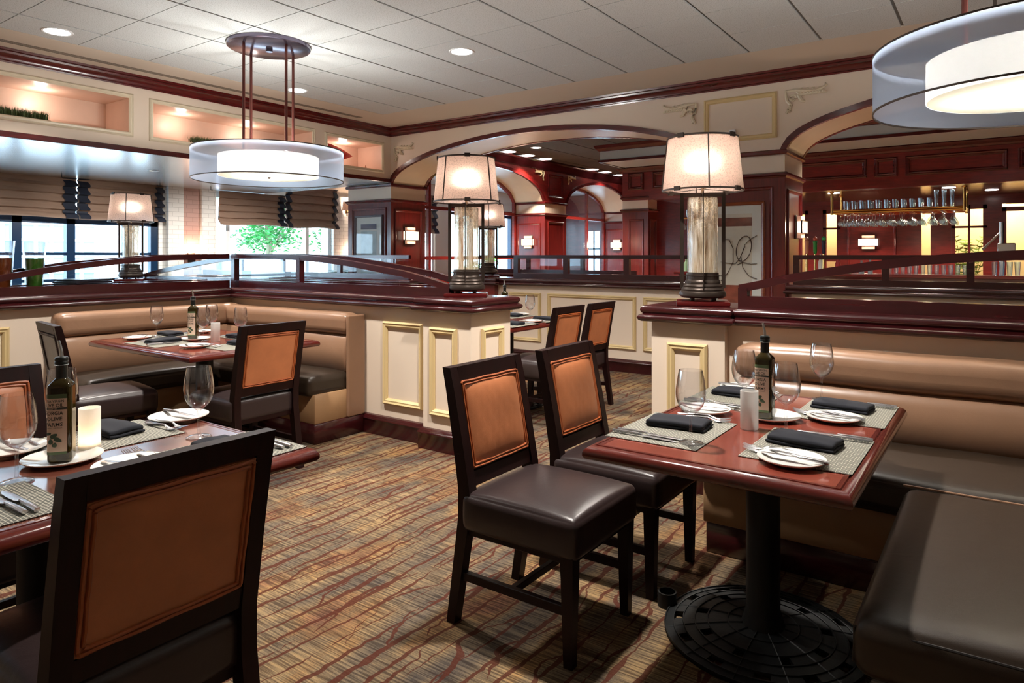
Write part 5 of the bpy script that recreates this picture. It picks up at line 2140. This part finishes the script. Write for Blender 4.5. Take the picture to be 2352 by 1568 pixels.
# glossy bar ceiling
m = MB()
m.box(-5.1, 5.9, 11.75, 13.9, 2.36, 2.40)
bc = struct('ceiling', m, plain('bar_ceiling_brass', rgb(150, 110, 84), .18, metal=.7), smooth=False)
for x, y, lb_ in ((-2.2, 12.1, 'left'), (-.62, 12.1, 'middle'), (-.1, 12.9, 'right')):
    t = thing('recessed_downlight', f'small recessed light in glossy bar ceiling, {lb_} one', 'ceiling light', (x, y, 2.358))
    m = MB()
    m.lathe([(.0001, -.002), (.09, -.002)], 20, cap1=False)
    obj('lens', m, M['dlamp'], t)
for x in (-4, -2.2, -.6):
    light('bar_lamp', 'SPOT', (x, 12.6, 2.33), 150, (1, .84, .68), .06, spot=math.radians(130), blend=.6)

# back wall of the bar with glazed doors
m = MB()
yb = 13.9
for a, b_ in ((-4.75, -3.20), (-2.98, -2.72), (-2.42, -1.25), (-.80, -.68), (-.17, .03), (.6, 6)):
    m.box(a, b_, yb, yb + .12, 0, 2.2)
m.box(-4.75, 6, yb, yb + .12, 2.2, CZ)
m.box(-4.75, -4.63, yb, 16.3, 0, CZ)
m.box(-8.1, -4.63, 16.2, 16.3, 0, CZ)
m.box(-1.25, -1.12, yb, yb + .12, 0, 2.2)
m.box(-.98, -.80, yb, yb + .12, 0, 2.2)
bw = struct('wall_bar_back', m, M['bark'], smooth=False)
m = MB()
for a, b_ in ((-2.30, -1.50), (-4.6, -3.5)):
    panel(m, (a, yb, .4), (1, 0, 0), (0, 0, 1), b_ - a, 1.55, .05, .03)
obj('panel_moulding', m, M['bark'], bw, smooth=False)
m = MB()
m.box(-4.62, 6, 15.6, 15.7, 0, CZ)
struct('wall_lobby', m, plain('lobby_wall', rgb(236, 206, 150), .7, var=.05), smooth=False)
for x in (-2.9, -1.0, .0, 1.0):
    light('lobby_lamp', 'POINT', (x, 15.0, 2.3), 42, (1, .85, .58), .15)


def glazed_door(x0, x1, cols, rows_, n, z1=2.2):
    m = MB()
    y0, y1 = yb + .02, yb + .08
    st = .06
    m.box(x0, x0 + st, y0, y1, 0, z1)
    m.box(x1 - st, x1, y0, y1, 0, z1)
    m.box(x0, x1, y0, y1, z1 - .07, z1)
    m.box(x0, x1, y0, y1, 0, .35)
    for k in range(1, cols):
        x = x0 + (x1 - x0) * k / cols
        m.box(x - .018, x + .018, y0, y1, .3, z1)
    for z in rows_:
        m.box(x0, x1, y0, y1, z - .018, z + .018)
    o = struct(f'door_{n}', m, M['bark'], smooth=False)
    g = MB()
    g.face([(x0, yb + .05, .35), (x1, yb + .05, .35), (x1, yb + .05, z1), (x0, yb + .05, z1)])
    obj('pane', g, M['pane'], o, smooth=False)


glazed_door(-2.72, -2.42, 1, (.8, 1.25, 1.85), 1)
glazed_door(-3.20, -2.98, 1, (.8,), 4)
glazed_door(-.68, -.17, 2, (.8, 1.30, 1.83), 2)
glazed_door(.03, .6, 1, (.4,), 3, 2.15)


def palm(loc, n, label, R=.5, H=1.3, mat=None, seed=1):
    rnd = random.Random(seed)
    t = thing('potted_palm', label, 'plant', loc)
    m = MB()
    m.lathe([(.0001, 0), (.12, 0), (.17, .28), (.16, .28), (.0001, .25)], 20)
    obj('pot', m, M['trunk'], t)
    m = MB()
    for k in range(n):
        a = k * 2.4
        L = R * rnd.uniform(.7, 1.2)
        h = H * rnd.uniform(.6, 1.0)
        pts = [(L * s_ * math.cos(a), L * s_ * math.sin(a), .25 + h * math.sin(min(1.0, s_ * 1.05) * 1.9) * .75) for s_ in [i / 8 for i in range(9)]]
        m.tube(pts, .004, 4)
        for i in range(2, 9):
            p = Vector(pts[i])
            d = (Vector(pts[i]) - Vector(pts[i - 1])).normalized()
            sd = d.cross(Vector((0, 0, 1))).normalized()
            for s_ in (-1, 1):
                e = p + sd * s_ * .13 + d * .10 - Vector((0, 0, .05))
                m.face([p, p + d * .02, e, p - d * .012])
    obj('fronds', m, mat or M['leafo'], t, smooth=False)


palm((-.50, 14.75, 0), 26, 'green palm behind the glazed bar doors', .42, 1.9, plain('palm_leaf', rgb(110, 150, 40), .6), 2)
palm((-7.9, 9.95, .3), 24, 'green potted palm behind window frame right of first lamp', .34, 1.05, plain('palm_leaf_bright', rgb(60, 170, 60), .6), 4)
palm((-9.6, 8.3, 0), 12, 'small dim palm seen left of the first lamp', .4, 1.2, plain('palm_leaf_dim', rgb(60, 110, 100), .6), 6)

# counter
m = MB()
m.box(-4.6, 3.0, 11.5, 11.75, 0, 1.02)
m.box(-4.65, 3.05, 11.38, 12.0, 1.02, 1.07, .01)
tag(obj('bar_counter', m, M['wood']), 'dark mahogany bar counter below the brass glass rack', 'bar counter')
m = MB()
m.box(-4.55, 3.0, 13.3, 13.84, 0, .95)
tag(obj('back_counter', m, M['bark'], smooth=False), 'back bar cabinet along the panelled wall', 'cabinet')

# brass glass rack
t = thing('brass_glass_rack', 'polished brass glass rack hanging over the bar', 'glass rack', (0, 0, 0))
x0, x1, y0, y1, zr = -2.20, -.42, 11.95, 12.75, 2.03
m = MB()
for z in (zr, zr + .03):
    for yy in (y0, y1):
        m.tube([(x0, yy, z), (x1, yy, z)], .016, 8)
    for xx in (x0, x1):
        m.tube([(xx, y0, z), (xx, y1, z)], .016, 8)
for k in range(9):
    yy = y0 + (y1 - y0) * k / 8
    m.tube([(x0, yy, zr - .01), (x1, yy, zr - .01)], .006, 6)
obj('shelf', m, M['brass'], t)
for xx in (x0, x1):
    for yy in (y0, y1):
        m = MB()
        m.tube([(xx, yy, zr - .03), (xx, yy, 2.36)], .022, 10)
        m.lathe([(.03, 2.34), (.036, 2.36)], 12, c=(xx, yy))
        obj('hanging_post', m, M['brass'], t)
m = MB()
m.lathe([(.0001, 0), (.033, 0), (.036, .002), (.010, -.010), (.0045, -.02), (.004, -.07), (.012, -.085), (.035, -.11), (.043, -.14), (.041, -.175), (.034, -.20), (.033, -.20), (.040, -.17), (.0001, -.09)], 20, cap0=False, cap1=False)
HG = m.mesh('hanging_glass')
HG.materials.append(M['barglass'])
m = MB()
m.lathe([(.0001, 0), (.024, 0), (.033, .14), (.031, .14), (.022, .01), (.0001, .01)], 16)
TG = m.mesh('tumbler')
TG.materials.append(M['barglass'])
m = MB()
m.lathe([(.0001, 0), (.022, 0), (.036, .26), (.034, .26), (.02, .01), (.0001, .01)], 16)
SG = m.mesh('pilsner')
SG.materials.append(M['barglass'])
for i in range(12):
    for j in range(3):
        inst('hanging_wine_glass', HG, (-2.08 + i * .138, 12.02 + j * .30, zr - .015), 0, 'stemmed glass hanging upside down from the brass rack', 'wine glass', 'glasses hanging from the brass rack', scale=(1.12, 1.12, 1))
for i in range(11):
    for j in range(2):
        inst('tumbler', TG, (-2.02 + i * .115, 12.05 + j * .28, zr + .047), 0, 'clear tumbler standing on top of the brass rack', 'glass', 'tumblers standing on the brass rack')
for i in range(3):
    inst('pilsner_glass', SG, (-.78 + i * .10, 12.1, zr + .047), 0, 'tall pilsner glass at right end on top of rack', 'glass', 'tall glasses on the brass rack')
for i in range(14):
    inst('tumbler', TG, (-1.42 + i * .085, 11.55, 1.07), 0, 'clear tumbler in the row along the bar counter', 'glass', 'tumblers along the bar counter')
for i in range(4):
    inst('tumbler', TG, (-.06 + i * .085, 11.50, 1.07), 0, 'clear tumbler at far right of the bar counter', 'glass', 'tumblers at the right of the counter', scale=(1.1, 1.1, 1.35))

# second rack glimpsed left of the big lamp
t = thing('brass_glass_rack', 'brass glass rack glimpsed left of the largest lamp', 'glass rack', (-4.35, 12.0, 0))
m = MB()
for yy in (0, .6):
    m.tube([(-.35, yy, 2.03), (.8, yy, 2.03)], .016, 8)
for xx in (-.35, .8):
    m.tube([(xx, 0, 2.03), (xx, .6, 2.03)], .016, 8)
for xx in (0.02, .8):
    m.tube([(xx, 0, 2.0), (xx, 0, 2.36)], .022, 8)
for k in range(1, 7):
    m.tube([(-.35, k * .6 / 7, 2.02), (.8, k * .6 / 7, 2.02)], .006, 6)
obj('rack_frame', m, M['brass'], t)
for i in range(8):
    for j in range(2):
        inst('hanging_wine_glass', HG, (-4.68 + i * .13, 12.03 + j * .3, 2.015), 0, 'stemmed glass hanging from the rack left of largest lamp', 'wine glass', 'glasses hanging from the left rack', scale=(1.12, 1.12, 1))
for i in range(8):
    inst('tumbler', TG, (-4.66 + i * .12, 12.1, 2.05), 0, 'tumbler on top of the rack left of largest lamp', 'glass', 'tumblers on the left rack')

# beer taps
TAPC = [('pale_tap', rgb(200, 215, 225), 'pale'), ('pink_tap', rgb(205, 150, 130), 'tan'), ('green_tap', rgb(20, 150, 70), 'bright green'), ('dark_tap', rgb(24, 36, 70), 'navy with a green top')]
for i, (nm, c_, w_) in enumerate(TAPC):
    t = thing('tap_handle', f'{w_} beer tap handle above the bar rail near the column', 'beer tap', (-2.62 + i * .125, 11.55, 1.07))
    m = MB()
    m.lathe([(.0001, 0), (.02, 0), (.016, .30), (.0001, .30)], 12)
    obj('stem', m, M['brass'], t)
    m = MB()
    m.lathe([(.016, .30), (.028, .33), (.030, .46), (.036, .50), (.0001, .51)], 12)
    obj('grip', m, plain(nm, c_, .3), t)
    m = MB()
    m.lathe([(.0001, .505), (.03, .52), (.032, .55), (.0001, .585)], 8)
    obj('topper', m, plain(nm + '_top', rgb(190, 90, 70) if i == 2 else (rgb(40, 190, 110) if i == 3 else c_), .4), t)
# bottles and jars along the bar
BC = [(-2.30, .30, .035, rgb(200, 205, 205), 'white capped'), (-2.05, .26, .04, rgb(150, 30, 40), 'red'), (-1.92, .12, .06, rgb(60, 110, 50), 'green filled'), (-1.72, .20, .04, rgb(120, 130, 135), 'steel grey'),
      (-1.60, .22, .035, rgb(140, 150, 155), 'tall steel'), (-4.50, .22, .05, rgb(150, 190, 150), 'pale green'), (-4.36, .18, .05, rgb(190, 170, 120), 'straw'), (-4.22, .26, .04, rgb(140, 40, 40), 'dark red')]
for x, h, r, c_, w_ in BC:
    m = MB()
    m.lathe([(.0001, 0), (r, 0), (r, h * .6), (r * .4, h * .78), (r * .4, h), (.0001, h)], 16)
    tag(obj('bar_bottle', m, plain('bar_bottle_' + w_, c_, .2, coat=.5), loc=(x, 11.6, 1.07)), f'{w_} bottle on the bar counter in the distance', 'bottle')
m = MB()
m.tube([(0, 0, 0), (0, 0, .75)], .03, 10)
m.tube([(0, 0, .62), (-.10, 0, .50), (-.22, 0, .36)], [.012, .014, .02], 8)
m.box(-.05, .16, -.05, .05, .25, .45, .01)
tag(obj('corkscrew_stand', m, M['chrome'], loc=(.02, 11.86, 1.07)), 'tall metal bar tool with angled lever at right edge', 'bar tool')
m = MB()
m.box(0, .30, 0, .2, 0, .17, .004)
tag(obj('box', m, M['red'], smooth=False, loc=(.36, 11.42, 1.07)), 'dark red box on the bar counter at the right edge', 'box')

# ================================================================== OUTSIDE
m = MB()
m.face([(-60, -40, -.12), (-10.8, -40, -.12), (-10.8, 60, -.12), (-60, 60, -.12)])
tag(obj('plaza', m, M['concrete'], smooth=False), kind='structure')
m = MB()
m.face([(-34, 14, -.115), (-16, 10, -.115), (-16, 24, -.115), (-34, 40, -.115)])
tag(obj('plaza_paving', m, M['plaza'], smooth=False), kind='structure')
t = thing('building', 'white building across the plaza with a grid of windows', 'building', (-30, 6, -.12))
m = MB()
m.box(-6, 0, -26, 18, 0, 9)
obj('facade_wall', m, M['facade'], t, smooth=False)
fw_mat = M['fglass']
for k, (y0, y1, z0, z1) in enumerate([(3.6, 6.8, .2, 3.3), (-4, -1, .2, 3.2), (10.0, 11.6, .6, 2.2), (-11, -8, .2, 3.2)]):
    m = MB()
    m.box(-.02, .05, y0, y1, z0, z1)
    w_ = obj('facade_window', m, fw_mat, t, smooth=False)
    m = MB()
    nx = 6 if k != 3 else 3
    for i in range(nx + 1):
        y = y0 + (y1 - y0) * i / nx
        m.box(.05, .10, y - .06, y + .06, z0, z1)
    nz_ = 5
    for i in range(nz_ + 1):
        z = z0 + (z1 - z0) * i / nz_
        m.box(.05, .09, y0, y1, z - .05, z + .05)
    obj('window_grid', m, M['white'], w_, smooth=False)


def tree(loc, label, seed, R=1.9, zc=2.9, n=5200):
    rnd = random.Random(seed)
    t = thing('street_tree', label, 'tree', loc)
    m = MB()
    m.tube([(0, 0, 0), (.04, .02, .8), (-.03, .05, 1.6), (.05, .0, 2.4)], [.13, .11, .10, .07], 8)
    for k in range(7):
        a = k * .9
        m.tube([(0, 0, 1.4 + k * .12), (.5 * math.cos(a), .5 * math.sin(a), 2.0 + k * .12), (1.1 * math.cos(a), 1.1 * math.sin(a), 2.5 + k * .15)], [.05, .03, .012], 5)
    obj('trunk', m, M['trunk'], t)
    m = MB()
    cl = [(Vector((rnd.uniform(-1, 1), rnd.uniform(-1, 1), rnd.uniform(-.75, .8))) * R * .75) for _ in range(26)]
    for _ in range(n):
        c_ = rnd.choice(cl)
        p = c_ + Vector((rnd.gauss(0, .3), rnd.gauss(0, .3), rnd.gauss(0, .2)))
        p.z += zc
        a, b_ = rnd.uniform(0, 2 * PI), rnd.uniform(-.6, .6)
        u = Vector((math.cos(a), math.sin(a), b_)) * .09
        v = Vector((-math.sin(a), math.cos(a), rnd.uniform(-.5, .5))) * .05
        m.face([p - u, p + v, p + u, p - v])
    g = obj('leaves', m, M['leafo'], t, smooth=False)
    g['kind'] = 'stuff'


tree((-18.5, 12.9, -.12), 'bright green street tree outside the right window', 3)
tree((-21, 19.6, -.12), 'green street tree farther off outside the right window', 9, 1.6, 2.8, 1500)
m = MB()
m.rbox(-.5, .5, -.9, .9, 0, .55, .2, 4)
tag(obj('hedge', m, M['green'], loc=(-16.5, 15.6, -.12)), 'clipped green hedge by the pavement outside right window', 'hedge')
t = thing('parked_car', 'dark blue parked car seen low through the right window', 'car', (-24, 14.6, -.12), .5)
m = MB()
m.rbox(-.8, .8, -2.0, 2.0, .25, .85, .2, 6)
m.rbox(-.7, .7, -1.1, 1.0, .7, 1.35, .25, 6)
obj('car_body', m, plain('car_paint', rgb(30, 50, 80), .2, coat=.8), t)
for sx in (-.75, .75):
    for sy in (-1.25, 1.25):
        m = MB()
        m.lathe([(.0001, -.1), (.3, -.1), (.32, 0), (.3, .1), (.0001, .1)], 18)
        m.xform(Matrix.Translation((sx, sy, .32)) @ Matrix.Rotation(PI / 2, 4, 'Y'))
        obj('wheel', m, M['iron'], t)
